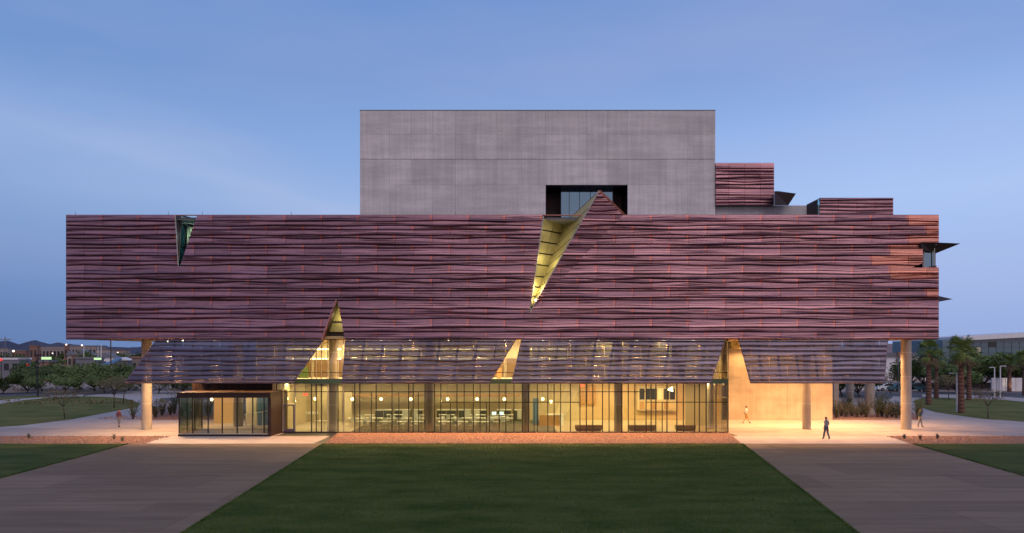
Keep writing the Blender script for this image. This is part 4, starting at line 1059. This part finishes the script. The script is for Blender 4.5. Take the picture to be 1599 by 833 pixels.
# ================================================================ PEOPLE
def person(px, py, facing, top, bottom, lab, walk=.28, height=1.75, shorts=False, hold=False, sleeves=True):
    s = height / 1.75; st = walk
    J = {'pelvis': (0, 0, .95), 'waist': (0, -.01, 1.08), 'chest': (0, -.02, 1.30), 'neck': (0, -.01, 1.47), 'head0': (0, -.02, 1.55), 'head': (0, -.03, 1.64), 'crown': (0, -.01, 1.71),
         'shL': (.17, -.01, 1.41), 'elL': (.23, st * .45 + .02, 1.14), 'wrL': (.24, st * .55 - .12, .92), 'haL': (.24, st * .55 - .16, .86),
         'shR': (-.17, -.01, 1.41), 'elR': (-.23, -st * .35 + .05, 1.14), 'wrR': (-.22, -st * .9 - .08, .96), 'haR': (-.21, -st * .9 - .14, .91),
         'hipL': (.09, 0, .90), 'knL': (.10, -st * .55, .50), 'anL': (.10, -st * 1.0, .09), 'toL': (.11, -st - .14, .035),
         'hipR': (-.09, 0, .90), 'knR': (-.10, st * .12, .50), 'anR': (-.10, st * 1.0, .12), 'toR': (-.11, st - .10, .03)}
    RAD = {'pelvis': (.15, .11), 'waist': (.135, .10), 'chest': (.165, .11), 'neck': (.055, .055), 'head0': (.065, .07), 'head': (.082, .10), 'crown': (.06, .07), 'shL': .06, 'elL': .045, 'wrL': .03, 'haL': .038, 'shR': .06, 'elR': .045, 'wrR': .03, 'haR': .038,
           'hipL': .088, 'knL': .060, 'anL': .042, 'toL': .035, 'hipR': .088, 'knR': .060, 'anR': .042, 'toR': .035}
    E = [('pelvis', 'waist'), ('waist', 'chest'), ('chest', 'neck'), ('neck', 'head0'), ('head0', 'head'), ('head', 'crown'), ('chest', 'shL'), ('shL', 'elL'), ('elL', 'wrL'), ('wrL', 'haL'), ('chest', 'shR'), ('shR', 'elR'), ('elR', 'wrR'), ('wrR', 'haR'),
         ('pelvis', 'hipL'), ('hipL', 'knL'), ('knL', 'anL'), ('anL', 'toL'), ('pelvis', 'hipR'), ('hipR', 'knR'), ('knR', 'anR'), ('anR', 'toR')]
    # fingers: five short chains per hand
    for sd in 'LR':
        w_, h_ = Vector(J['wr' + sd]), Vector(J['ha' + sd]); d = (h_ - w_).normalized()
        for q, (oy, ln) in enumerate(((-.03, .065), (-.01, .08), (.01, .075), (.03, .06))):
            a = h_ + Vector((0, oy, 0)); n1 = 'f%s%da' % (sd, q); n2 = 'f%s%db' % (sd, q)
            J[n1] = tuple(a + d * ln * .55); J[n2] = tuple(a + d * ln + Vector((0, -.012, 0))); RAD[n1] = .009; RAD[n2] = .008; E += [('ha' + sd, n1), (n1, n2)]
        n1 = 'f%st' % sd; J[n1] = tuple(w_ + d * .07 + Vector((0, -.055, 0))); RAD[n1] = .011; E.append(('ha' + sd, n1))
    names = list(J); idx = {n: i for i, n in enumerate(names)}
    me = bpy.data.meshes.new('person_skeleton'); me.from_pydata([J[n] for n in names], [(idx[a], idx[b_]) for a, b_ in E], [])
    tmp = bpy.data.objects.new('person_skeleton', me); COL.objects.link(tmp)
    md = tmp.modifiers.new('skin', 'SKIN')
    for i, n in enumerate(names):
        r = RAD[n]; me.skin_vertices[0].data[i].radius = r if isinstance(r, tuple) else (r, r); me.skin_vertices[0].data[i].use_root = (n == 'pelvis')
    sb = tmp.modifiers.new('sub', 'SUBSURF'); sb.levels = 1; sb.render_levels = 1
    dg = bpy.context.evaluated_depsgraph_get(); ev = tmp.evaluated_get(dg); bm_ = bpy.data.meshes.new_from_object(ev)
    bpy.data.objects.remove(tmp)
    t = empty('person', gnd(px, py) + Vector((0, 0, .002)), facing); t.scale = (s, s, s); tag(t, lab, 'person')
    bm_.materials.clear(); bm_.materials.append(MATS['skin'])
    bm_.polygons.foreach_set('use_smooth', [True] * len(bm_.polygons))
    body = bpy.data.objects.new('body', bm_); COL.objects.link(body); body.parent = t
    V3 = [v.co.copy() for v in bm_.vertices]; NR = [v.normal.copy() for v in bm_.vertices]
    def cloth(name, test, m, inf):
        b = MB()
        for p in bm_.polygons:
            c = p.center
            if test(c): b.poly([V3[i] + NR[i] * inf for i in p.vertices])
        if b.f: b.build(name, m, t, smooth=True)
    arm = lambda c: abs(c.x) > .19
    cloth('shirt', lambda c: (.93 < c.z < 1.49 and not arm(c) and (abs(c.y) < .15 or c.z > 1.1)) or (arm(c) and c.z > (1.0 if sleeves else 1.2)), top, .014)
    cloth('shorts' if shorts else 'trousers', lambda c: c.z < 1.0 and c.z > (.52 if shorts else .12) and abs(c.x) < .2, bottom, .016)
    cloth('shoes', lambda c: c.z < .115 and abs(c.x) < .2, 'cloth_black', .012)
    cloth('hair', lambda c: c.z > 1.60 and (c.y > -.06 or c.z > 1.69) and abs(c.x) < .15, 'hair', .014)
    b = MB()
    for sx in (-1, 1): b.box(sx * .033 - .012, sx * .033 + .012, -.142, -.128, 1.632, 1.645)
    b.build('eyes', 'cloth_black', t); b = MB(); b.box(-.024, .024, -.135, -.118, 1.575, 1.582); b.build('mouth', 'cloth_plum', t)
    b = MB(); b.hexa([(-.012, -.12, 1.635), (.012, -.12, 1.635), (.016, -.12, 1.60), (-.016, -.12, 1.60)], [(-.004, -.135, 1.632), (.004, -.135, 1.632), (.01, -.155, 1.602), (-.01, -.155, 1.602)]); b.build('nose', 'skin', t)
    return t
person(1165, 661.5, R(80), 'shirt_white', 'shorts_mustard', 'walking person in a white shirt and mustard shorts before the concrete wall', .34, shorts=True, sleeves=False)
person(1290.5, 686.5, R(200), 'cloth_grey', 'cloth_blue', 'walking person in a grey top and dark trousers right of the round column', .2, 1.85)
person(185.5, 667.5, R(160), 'cloth_plum', 'cloth_grey', 'walking person in a dark red top left of the left column', .12, 1.75)
person(1436.5, 667.5, R(30), 'cloth_green', 'cloth_grey', 'person in dark green walking past the right end column', .15, 1.75)

# ================================================================ VEGETATION
def leaf_cloud(b, c, r, n, size, rg, squash=.75):
    for _ in range(n):
        while True:
            d = Vector((rg.uniform(-1, 1), rg.uniform(-1, 1), rg.uniform(-1, 1)))
            if d.length < 1: break
        d = d.normalized() * (d.length ** .4)
        p = Vector(c) + Vector((d.x * r, d.y * r, d.z * r * squash)); a = Vector((rg.gauss(0, 1), rg.gauss(0, 1), rg.gauss(0, .6))).normalized(); s_ = size * rg.uniform(.6, 1.4)
        u = a.orthogonal().normalized() * s_ * .45; a = a * s_
        b.poly([p - a, p + u, p + a, p - u])
def make_tree(seed, h, spread, nleaf, lsize, leafm, trunk_r, name, forks=5, low=.35, dens=1):
    rg = random.Random(seed); t = empty(name); tb = MB(); lb = MB()
    tips = []
    base = Vector((0, 0, 0)); top = Vector((rg.uniform(-.05, .05) * h, rg.uniform(-.05, .05) * h, h * low))
    tb.tube(base, top, trunk_r, trunk_r * .7, 8)
    for i in range(forks):
        a = 6.283 * i / forks + rg.uniform(-.4, .4); l = spread * rg.uniform(.45, .8)
        m = top + Vector((math.cos(a) * l * .55, math.sin(a) * l * .55, h * rg.uniform(.18, .3)))
        tb.tube(top, m, trunk_r * .55, trunk_r * .3, 6)
        for k in range(3):
            a2 = a + rg.uniform(-.9, .9); e = m + Vector((math.cos(a2) * spread * .4, math.sin(a2) * spread * .4, h * rg.uniform(.02, .34)))
            e.z = min(e.z, h * .95); tb.tube(m, e, trunk_r * .3, trunk_r * .08, 5); tips += [e, (m + e) / 2 + Vector((rg.uniform(-.1, .1), rg.uniform(-.1, .1), .1)) * spread]
    for e in tips: leaf_cloud(lb, e, spread * rg.uniform(.2, .38), int(nleaf / len(tips) * rg.uniform(.5, 1.4)), lsize, rg)
    tb.build('trunk', 'bark', t, smooth=True); lb.build('crown', leafm, t); return t
def place(proto, loc, s, rz, lab, cat, grp, first):
    o = proto if first else copy_tree(proto); o.location = loc; o.scale = (s, s, s) if not isinstance(s, tuple) else s; o.rotation_euler.z = rz; tag(o, lab, cat, grp); return o
protoA = make_tree(1, 5.5, 3.9, 4600, .19, 'leaf', .16, 'mesquite_tree', 8, .12)
protoB = make_tree(2, 5.0, 3.6, 4400, .19, 'leaf', .15, 'mesquite_tree', 8, .1)
rv_ = random.Random(4); first = {0: True, 1: True}
spots = []
for i in range(15): spots.append((-118 + i * 5.0 + rv_.uniform(-1.5, 1.5), 138 + rv_.uniform(-3, 5), rv_.uniform(.80, .98)))
for i in range(11): spots.append((-106 + i * 5.6 + rv_.uniform(-2, 2), 128 + rv_.uniform(-3, 3), rv_.uniform(.62, .82)))
spots.sort()
for i, (x, y, s) in enumerate(spots):
    pr_ = i % 2
    row = 'front' if y < 133 else 'back'
    rc_ = globals().setdefault('rowc', {'front': 0, 'back': 0}); q_ = rc_[row]; rc_[row] += 1
    place((protoA, protoB)[pr_], (x, y, 0), (s * 1.2, s * 1.2, s * 1.13), rv_.uniform(0, 6), '%s bushy tree from the left in the %s row beyond the left lawn' % (ORD[q_], row), 'tree', 'trees in the belt beyond the left lawn', first[pr_]); first[pr_] = False
# dense trees at the far right, in front of the glass building
rts = [(1480, 140, 1.1), (1495, 128, 1.2), (1532, 143, 1.45), (1550, 150, 1.6), (1568, 144, 1.5), (1588, 148, 1.55), (1606, 143, 1.5), (1425, 150, 1.25), (1440, 146, 1.3), (1462, 150, 1.2), (1315, 122, 1.1), (1343, 118, 1.15), (1295, 125, 1.0)]
names_r = ['small dark tree left of the tall palm', 'green tree behind the tallest palm', 'dense green tree right of the second palm', 'tallest dense tree before the glass building', 'dense tree left of the uplit palm trunk', 'dense tree behind the uplit palm trunk', 'dense tree at the right edge of the picture', 'dark tree right of the right end column', 'dark tree behind the leftmost palm', 'dark tree right of the leftmost palm', 'dark tree seen between the two rear columns', 'dark tree seen left of the rightmost rear column', 'dark tree seen beside the end of the concrete wall']
for i, ((px_, D_, s), lab) in enumerate(zip(rts, names_r)):
    place((protoA, protoB)[i % 2], (X(px_, D_), D_, 0), s, i * 1.3, lab, 'tree', 'dense trees right of the building', False)
# young sparse trees on the lawns
yt = make_tree(7, 3.4, 2.1, 900, .075, 'leaf_olive', .06, 'young_tree', 6, .38)
for i, (px_, py_, s, lab) in enumerate(((101, 654, 1.0, 'young sparse tree on the left lawn'), (178, 637, 1.0, 'young tree at the right tip of the left lawn, nearer one'), (192, 631, 1.0, 'young tree at the right tip of the left lawn, farther one'), (1543, 654, 1.02, 'young sparse tree on the right lawn'), (1391, 616, 1.0, 'young tree left of the right end column by the cars'), (1482, 625, .95, 'young leaning tree between the palms'))):
    place(yt, gnd(px_, py_), s * (1.25 if py_ < 640 else 1), i * 1.1, lab, 'tree', 'young trees on the lawns', i == 0)
# palms
def make_palm(seed, h, tr):
    rg = random.Random(seed); t = empty('palm_tree'); tb = MB(); z = 0
    n = 16
    for k in range(n):
        z0, z1 = h * k / n, h * (k + 1) / n; r0 = tr * (1.25 - .35 * k / n); tb.tube((0, 0, z0), (0, 0, z1), r0 * .985, r0 * 1.03, 10)
    tb.build('trunk', 'palm_bark', t, smooth=True)
    lb = MB(); db = MB()
    for k in range(64):
        a = rg.uniform(0, 6.283); up = rg.uniform(-.75, 1.2); L = rg.uniform(.55, .9)
        d = Vector((math.cos(a) * math.cos(up), math.sin(a) * math.cos(up), math.sin(up))); s0 = Vector((0, 0, h + .1 + .1 * up)); e = s0 + d * L
        tgt = lb if up > -.45 else db
        tgt.tube(s0, e, .02, .015, 4, caps=False)
        side = d.cross(Vector((0, 0, 1))).normalized(); upv = side.cross(d).normalized()
        for j in range(13):                          # fan of narrow leaflets
            th = R(-78 + 156 * j / 12); dd = (d * math.cos(th) + side * math.sin(th)).normalized(); ln = rg.uniform(.65, .95) * (.75 + .25 * math.cos(th))
            tip = e + dd * ln - Vector((0, 0, .28 * ln)) + upv * rg.uniform(-.08, .08); mid = e + dd * ln * .55; w_ = dd.cross(upv).normalized() * .035
            tgt.poly([e, mid - w_, tip, mid + w_])
    lb.build('crown', 'frond', t)
    if db.f: db.build('dead_fronds', 'dead_frond', t)
    return t
pm = make_palm(3, 4.4, .235)
palms = [(1450, 632, 84, 545.0, 'leftmost palm tree beside the right end column'), (1501, 645, 76, 541, 'tallest nearest palm tree on the right lawn'), (1513, 625, 100, 552, 'palm tree just behind the tallest palm'), (1576, 612, 118, 563, 'palm tree with an uplit trunk before the white wall'), (1600, 618, 112, 556, 'palm tree cut by the right edge of the picture'), (1462, 622, 105, 556, 'darker palm trunk behind the leftmost palm')]
for i, (px_, py_, _, ct, lab) in enumerate(palms):
    p = gnd(px_, py_); hh = (py_ - ct) / F * p.y
    s = hh / 4.9
    o = place(pm, p, (min(s, 1.15) * 1.08, min(s, 1.15) * 1.08, s), i * 1.7, lab, 'palm tree', 'palm trees right of the building', i == 0)
lamp('palm_uplight', 'SPOT', gnd(1577, 612) + Vector((.3, -2.2, .3)), 260, (1, .8, .55), .1, rot=(R(118), 0, 0), spot_size=R(50), spot_blend=.7)
# shrubs: spiky desert plants and loose bushes in the gravel beds
def make_shrub(seed, h, n, m, name='desert_shrub'):
    rg = random.Random(seed); t = empty(name); sb_ = MB(); lb = MB()
    for k in range(n):
        a = rg.uniform(0, 6.28); l = rg.uniform(.1, .6) * h * .6; e = Vector((math.cos(a) * l, math.sin(a) * l, h * rg.uniform(.5, 1)))
        s0 = Vector((rg.uniform(-.1, .1), rg.uniform(-.1, .1), 0)); sb_.tube(s0, e, .018, .006, 4, caps=False)
        for q in range(16):
            f = rg.uniform(.25, 1); p = s0.lerp(e, f) + Vector((rg.gauss(0, .06), rg.gauss(0, .06), rg.gauss(0, .05))); d = Vector((rg.gauss(0, 1), rg.gauss(0, 1), rg.gauss(.6, 1))).normalized() * rg.uniform(.05, .11); u = d.orthogonal().normalized() * .028
            lb.poly([p - d, p + u, p + d, p - u])
    sb_.build('stems', 'bark', t); lb.build('foliage', m, t); return t
sh = [make_shrub(1, 1.7, 34, 'leaf_pale'), make_shrub(2, 1.4, 42, 'leaf_pale'), make_shrub(3, 2.2, 22, 'leaf')]
sf = [True] * 3
shs = [(208, 655, 1.0, 2), (243, 652, 1.15, 0), (253, 649, 1.1, 1), (266, 648, .9, 1), (272, 646, 1.3, 2), (284, 651, 1.1, 0), (294, 648, 1.2, 1), (237, 647, .8, 1), (310, 650, 1.2, 0), (325, 649, 1.1, 1),
       (1306, 653, 1.2, 0), (1314, 650, 1.1, 1), (1321, 652, 1.0, 0), (1330, 650, 1.1, 1), (1338, 652, .9, 1), (1345, 649, 1.2, 0), (1352, 652, 1.1, 0), (1370, 652, 1.3, 2), (1377, 651, 1.1, 1), (1385, 653, 1.0, 0), (1393, 651, 1.2, 1), (1400, 653, 1.1, 0), (1404, 649, 1.2, 1), (1378, 646, 1.2, 2), (1433, 655, 1.2, 2), (1436, 653, .9, 1), (1322, 645, 1.2, 2), (1362, 647, 1.0, 1)]
for i, (px_, py_, s, k) in enumerate(shs):
    if px_ < 800: lab = ['taller spiky green', 'rounded pale', 'loose grey green', 'low pale', 'upright dark stemmed', 'bushy pale', 'wide pale', 'small round', 'large pale', 'dense pale'][i % 10] + ' shrub in the left gravel bed, %s plant from the left column' % ORD[i % 10]
    else: lab = 'desert shrub in the right gravel bed, %s' % (['right beside the concrete wall end', 'second from the concrete wall end', 'third from the concrete wall end', 'left of the middle rear column', 'right of the middle rear column', 'between the two rear columns', 'left of the rightmost rear column', 'tall one right of the rear column', 'pale one right of the rear column', 'low one midway to the end column', 'bushy one midway to the end column', 'nearest low one by the end column', 'behind the end column base', 'tall dark one farther behind', 'spiky one right of the end column', 'low one right of the end column', 'tall one in front of the dark trees', 'grey one behind the rear column'][i - 10])
    place(sh[k], gnd(px_, py_), s, i * .9, lab, 'shrub', 'desert shrubs in the gravel beds', sf[k]); sf[k] = False
# tiny seedlings in the front gravel beds
for i, (px_, py_, lab) in enumerate(((45, 685.5, 'tiny seedling in the left gravel strip, leftmost'), (178, 686, 'tiny twiggy seedling in the left gravel strip, middle'), (191, 690, 'tiny seedling in the left gravel strip, rightmost'), (1412, 686, 'tiny seedling in the right gravel strip, leftmost'), (1437, 687, 'tiny seedling in the right gravel strip, middle'), (1464, 686, 'tiny seedling in the right gravel strip, rightmost'))):
    place(sh[1], gnd(px_, py_), .32, i, lab, 'seedling', 'seedlings in the gravel strips', False)
# low scrub band beyond the left road
sc_ = MB(); rg = random.Random(8)
for _ in range(420):
    x = rg.uniform(-120, -20); y = rg.uniform(100, 104.5) if rg.random() < .5 else rg.uniform(135, 150)
    leaf_cloud(sc_, (x, y, .25), .5, 12, .16, rg, .5)
tag(sc_.build('scrub', 'leaf_olive'), 'low dry scrub along the far road', 'scrub', kind='stuff')

# ================================================================ BACKGROUND, RIGHT
DBg = 230.0
t = empty('glass_building', (0, 0, 0)); tag(t, 'blue green glass office building with a pale roof band behind the palms', 'building')
b = MB(); b.slab([at(1471, 531, DBg), at(1640, 524, DBg), at(1640, 612, DBg), at(1471, 612, DBg)], 30); b.build('wall', 'bgd_glass', t)
b = MB(); b.slab([at(1504, 526, DBg - 2), at(1660, 516.5, DBg - 2), at(1660, 524, DBg - 2), at(1504, 532, DBg - 2)], 34); b.build('roof', 'white_paint', t)
for k in range(12):
    for j in range(5):
        x0 = 1472 + k * 12; y0 = 534 + j * 9
        if x0 > 1600: continue
        m = 'bgd_glass' if (k, j) not in ((4, 1), (4, 2), (6, 0)) else ('wall_cream' if k == 4 else 'window_dark')
        b = MB(); b.slab([at(x0, y0, DBg - .3), at(x0 + 11.2, y0, DBg - .3), at(x0 + 11.2, y0 + 8.2, DBg - .3), at(x0, y0 + 8.2, DBg - .3)], .25); b.build('window', m, t)
t = empty('low_white_building', (0, 0, 0)); tag(t, 'low white walled building seen left and right of the right end column', 'building')
D_ = 190.0
b = MB(); b.box(X(1340, D_), X(1452, D_), D_, D_ + 25, 0, Z(557, D_)); b.build('wall', 'white_paint', t)
b = MB(); b.box(X(1338, D_), X(1430, D_), D_ - .6, D_ + 25, Z(557, D_) + .01, Z(551, D_)); b.build('parapet', 'roof_grey', t)
b = MB(); b.box(X(1399, D_), X(1412, D_), D_ - 1, D_, Z(557, D_), Z(550, D_)); b.build('roof_unit', 'brick', t)
for a, c in ((1434, 1437), (1456, 1468), (1480, 1491)):
    b = MB(); b.box(X(a, D_), X(c, D_), D_ - .4, D_ + .1, 0, Z(575, D_)); b.build('dark_bay', 'window_dark', t)
t = empty('garden_wall', (0, 0, 0)); tag(t, 'white panelled garden wall behind the uplit palm', 'wall')
D_ = F * H / (611 - CY)
for k, (a, c) in enumerate(((1549, 1556), (1556.6, 1563), (1563.6, 1570), (1570.6, 1579), (1579.8, 1586), (1586.6, 1596), (1596.6, 1606), (1606.6, 1640))):
    b = MB(); b.box(X(a, D_), X(c, D_), D_, D_ + .3, 0, Z(590.5, D_)); b.build('wall_panel', 'white_paint', t)
t = empty('long_low_wall', (0, 0, 0)); tag(t, 'long pale retaining wall below the dense trees at the right', 'wall')
D_ = 150; b = MB(); b.box(X(1385, D_), X(1548, D_), D_, D_ + .3, 0, Z(598, D_)); b.build('wall_body', 'stucco', t)
def street_lamp(px, py, top, arm, lab, m='white_paint'):
    p = gnd(px, py); hh = (py - top) / F * p.y; t = empty('street_lamp', p); tag(t, lab, 'street lamp')
    b = MB(); b.tube((0, 0, 0), (0, 0, hh), .11, .07, 8); b.build('pole', m, t)
    b = MB(); b.tube((0, 0, hh), (arm, 0, hh + .02), .05, .05, 6); b.build('arm', m, t)
    b = MB(); b.box(min(arm, arm * 1.6), max(arm, arm * 1.6), -.18, .18, hh - .06, hh + .06); b.build('lamp_head', m, t)
street_lamp(1494, 644, 583, -.5, 'pale lamp post left of the tallest palm'); street_lamp(1553, 622, 574, -.5, 'pale lamp post with its arm to the left, above the white wall'); street_lamp(1562, 622, 572, .5, 'pale lamp post with its arm to the right, above the white wall'); street_lamp(1403, 612, 558, .4, 'thin lamp post left of the right end column', 'roof_grey')
def car(px, py, m, lab, rz=0, s=1.0):
    t = empty('parked_car', gnd(px, py), rz); t.scale = (s, s, s); tag(t, lab, 'car', 'cars parked beyond the lawns')
    prof = [(-2.2, .35), (-2.2, .75), (-2.0, .9), (-1.3, .98), (-.8, 1.42), (.6, 1.45), (1.25, 1.0), (2.0, .88), (2.2, .7), (2.2, .35)]
    b = MB(); b.hexa([(x, -.85, z) for x, z in prof], [(x, .85, z) for x, z in prof]); b.build('body', m, t)
    b = MB(); b.hexa([(-1.15, -.87, .98), (-.72, -.87, 1.36), (.52, -.87, 1.38), (1.05, -.87, 1.0)], [(-1.15, .87, .98), (-.72, .87, 1.36), (.52, .87, 1.38), (1.05, .87, 1.0)]); b.build('windows', 'window_dark', t)
    for x in (-1.35, 1.35):
        for y in (-.8, .8):
            b = MB(); b.tube((x, y - .1, .33), (x, y + .1, .33), .33, .33, 12); w_ = b.build('wheel', 'rubber', t)
            b = MB(); b.tube((x, y - .11, .33), (x, y + .11, .33), .18, .18, 10); b.build('rim', 'roof_grey', w_)
    for y in (-.6, .6):
        b = MB(); b.box(2.19, 2.23, y - .15, y + .15, .6, .75); b.build('headlight', 'lamp_white' if 0 else 'white_paint', t)
car(1386, 611, 'car_white', 'white parked car left of the right end column'); car(1405, 611.5, 'car_teal', 'teal parked car just left of the right end column'); car(1428, 611.5, 'car_teal', 'teal parked car just right of the right end column'); car(1345, 612, 'car_white', 'white car seen between the rear columns')

# ================================================================ BACKGROUND, LEFT: the town
def house(px0, px1, ytop, D, m, roofm, lab, pitched=0, wins=2, ybase=None):
    t = empty('town_building', (X((px0 + px1) / 2, D), D, 0)); w_ = (px1 - px0) / F * D / 2; hh = Z(ytop, D); tag(t, lab, 'building', 'buildings of the town at the left')
    dp = min(14, w_ * 1.4)
    b = MB(); b.box(-w_, w_, 0, dp, 0, hh); b.build('wall', m, t)
    b = MB()
    if pitched:
        r = pitched; b.hexa([(-w_ - .4, -.4, hh), (w_ + .4, -.4, hh), (0, -.4, hh + r)], [(-w_ - .4, dp + .4, hh), (w_ + .4, dp + .4, hh), (0, dp + .4, hh + r)])
    else: b.box(-w_ - .2, w_ + .2, -.2, dp + .2, hh + .01, hh + .5)
    b.build('roof', roofm, t)
    for k in range(wins):
        u = -w_ + 2 * w_ * (k + .5) / wins; ww = w_ / wins * .55
        b = MB(); b.box(u - ww, u + ww, -.08, -.01, hh * .45, hh * .8); b.build('window', 'window_dark', t)
house(46, 58, 541, 420, 'brick', 'brick', 'brick tower block right of the first mountain peak', 0, 2)
house(100, 106, 540, 380, 'brick', 'brick', 'narrow brick tower beside the copper box corner', 0, 1)
house(60, 100, 543.5, 450, 'stucco', 'stucco', 'long pale building between the two brick towers', 0, 7)
house(106, 150, 541, 440, 'stucco', 'roof_grey', 'pale block under the left corner of the copper box', 0, 8)
house(-10, 30, 562, 200, 'roof_grey', 'white_paint', 'low grey shed at the left picture edge', 0, 3)
house(30, 40, 563, 190, 'teal_paint', 'roof_grey', 'dark green box building right of the grey shed', 0, 1)
house(0, 12, 545, 480, 'stucco', 'roof_grey', 'far pale block at the left edge of the town', 0, 3)
house(18, 40, 548, 430, 'brick', 'roof_grey', 'low reddish block left of the brick tower', 0, 4)
house(105, 113, 555, 260, 'stucco', 'roof_grey', 'small gabled house below the narrow brick tower', 1.6, 1)
house(112, 140, 555, 250, 'brick', 'roof_grey', 'dark roofed house left of the second lit sign', 2.0, 3)
house(62, 80, 566, 180, 'brick', 'roof_grey', 'small brick shop under the first lit sign', 0, 3)
house(118, 150, 561, 185, 'roof_grey', 'roof_grey', 'long dark garage behind the tree belt', 0, 4)
house(152, 176, 558, 200, 'white_paint', 'roof_grey', 'white roofed depot behind the tall red pole', 1.2, 3)
house(176, 200, 563, 190, 'roof_grey', 'white_paint', 'pale warehouse right of the tall red pole', .8, 3)
house(206, 222, 560, 180, 'stucco', 'brick', 'tan building behind the left column', 0, 2)
house(150, 172, 547, 430, 'stucco', 'roof_grey', 'far tan block right of the lit signs', 0, 4)
house(176, 196, 548, 460, 'stucco', 'brick', 'far low block left of the left column', 0, 4)
ft = make_tree(12, 7, 4.0, 1300, .38, 'leaf', .2, 'town_tree', 5, .2)
fr = random.Random(21)
far_px = [4, 18, 34, 41, 66, 76, 90, 97, 117, 134, 145, 164, 186, 199, 213, 223]
for i, px_ in enumerate(sorted(far_px)):
    D_ = fr.uniform(230, 400); place(ft, (X(px_, D_), D_, 0), fr.uniform(.75, 1.25), fr.uniform(0, 6), '%s dark tree from the left among the town buildings' % ORD[i], 'tree', 'trees of the town at the left', i == 0)
def pole(px, py, top, D, r, m, lab, bars=0, twin=0):
    t = empty('utility_pole', (X(px, D), D, 0)); hh = Z(top, D); tag(t, lab, 'pole')
    b = MB(); b.tube((0, 0, 0), (0, 0, hh), r, r * .7, 8); b.build('post', m, t)
    if bars:
        b = MB(); b.box(-bars, bars, -.08, .08, hh - .9, hh - .65); b.build('crossarm', m, t)
        for k in range(4):
            b = MB(); u = -bars + .2 + (2 * bars - .4) * k / 3; b.tube((u, 0, hh - .65), (u, 0, hh - .35), .07, .04, 6); b.build('insulator', 'white_paint', t)
    return t
pole(8, 600, 526, 210, .16, 'roof_grey', 'utility pole with crossarm at the left picture edge', 1.7)
pole(173, 600, 531, 160, .17, 'bark', 'tall reddish pole under the copper box', 0)
pole(131, 600, 540, 190, .12, 'white_paint', 'pale pole with a lit top under the box corner', 0)
pole(158, 600, 538, 190, .16, 'white_paint', 'thicker pale pole beside the second lit sign', 0)
pole(153, 600, 541, 195, .10, 'white_paint', 'thin pale pole left of the thicker pale pole', 0)
pole(141, 600, 543, 230, .12, 'steel_dark', 'dark thin pole behind the tree belt', .8)
t = pole(59, 600, 555, 118, .12, 'steel_dark', 'twin black light pole in front of the tree belt', .0)
b = MB(); b.box(-.35, .55, -.2, .2, Z(555, 118) - .1, Z(555, 118) + .12); b.build('lamp_head', 'steel_dark', t); b = MB(); b.tube((-.28, 0, 1.5), (-.28, 0, Z(555, 118)), .06, .05, 6); b.build('second_post', 'steel_dark', t)
def lit_sign(px0, px1, y0, y1, D, lab):
    t = empty('lit_sign', (X((px0 + px1) / 2, D), D, 0)); w_ = (px1 - px0) / F * D / 2; tag(t, lab, 'sign')
    b = MB(); b.box(-w_, w_, -.1, .1, Z(y1, D), Z(y0, D)); b.build('sign_panel', 'sign_green', t)
    for s_ in (-.7, .7): b = MB(); b.tube((w_ * s_, .05, 0), (w_ * s_, .05, Z(y1, D)), .1, .1, 6); b.build('post', 'steel_dark', t)
lit_sign(65, 80, 557.8, 561.8, 160, 'lit green white roof sign left of the second brick tower'); lit_sign(147, 158, 559, 562.3, 160, 'lit green white sign beside the thicker pale pole')
def spotlamp(px, py, D, m, lab, r):
    t = empty('traffic_signal' if m == 'red_light' else 'flood_light', (X(px, D), D, 0)); tag(t, lab, 'signal light' if m == 'red_light' else 'flood light'); z = Z(py, D)
    b = MB(); b.lathe([(r * math.sin(a * math.pi / 6), z - r * math.cos(a * math.pi / 6)) for a in range(7)], (0, 0, 0), 10); b.build('lens', m, t)
    b = MB(); b.tube((0, .2, 0), (0, .2, z), .08, .06, 6); b.build('post', 'steel_dark', t)
spotlamp(1.5, 562, 170, 'red_light', 'large red signal light at the left picture edge', .32); spotlamp(43, 570, 150, 'red_light', 'red signal light over the tree belt', .30)
spotlamp(21, 548.5, 300, 'far_lamp', 'bright white flood light below the mountains', .45); spotlamp(128, 539.5, 300, 'far_lamp', 'flood light under the copper box corner', .35)
spotlamp(103.5, 538.5, 300, 'far_lamp', 'flood light on the narrow brick tower side', .35); spotlamp(82, 552, 300, 'far_lamp', 'small flood light among the town trees', .25)
spotlamp(191, 574, 150, 'red_light', 'small red light right of the tall reddish pole', .2); spotlamp(184, 551, 300, 'far_lamp', 'small flood light left of the left column', .3)
t = empty('solar_canopy', (X(165, 180), 180, 0)); tag(t, 'sloping blue roofed canopy behind the tall red pole', 'canopy')
b = MB(); b.slab([at(150, 573, 178), at(188, 557, 178), at(190, 560, 176), at(155, 577, 176)], .3); b.build('canopy_roof', 'blue_panel', t)
b = MB(); b.tube((at(160, 573, 177).x - t.location.x, -3, 0), (at(160, 573, 177).x - t.location.x, -3, Z(572, 177)), .1); b.build('post', 'white_paint', t)
for ch in t.children:
    if ch.name.startswith('canopy_roof'): ch.location = -t.location
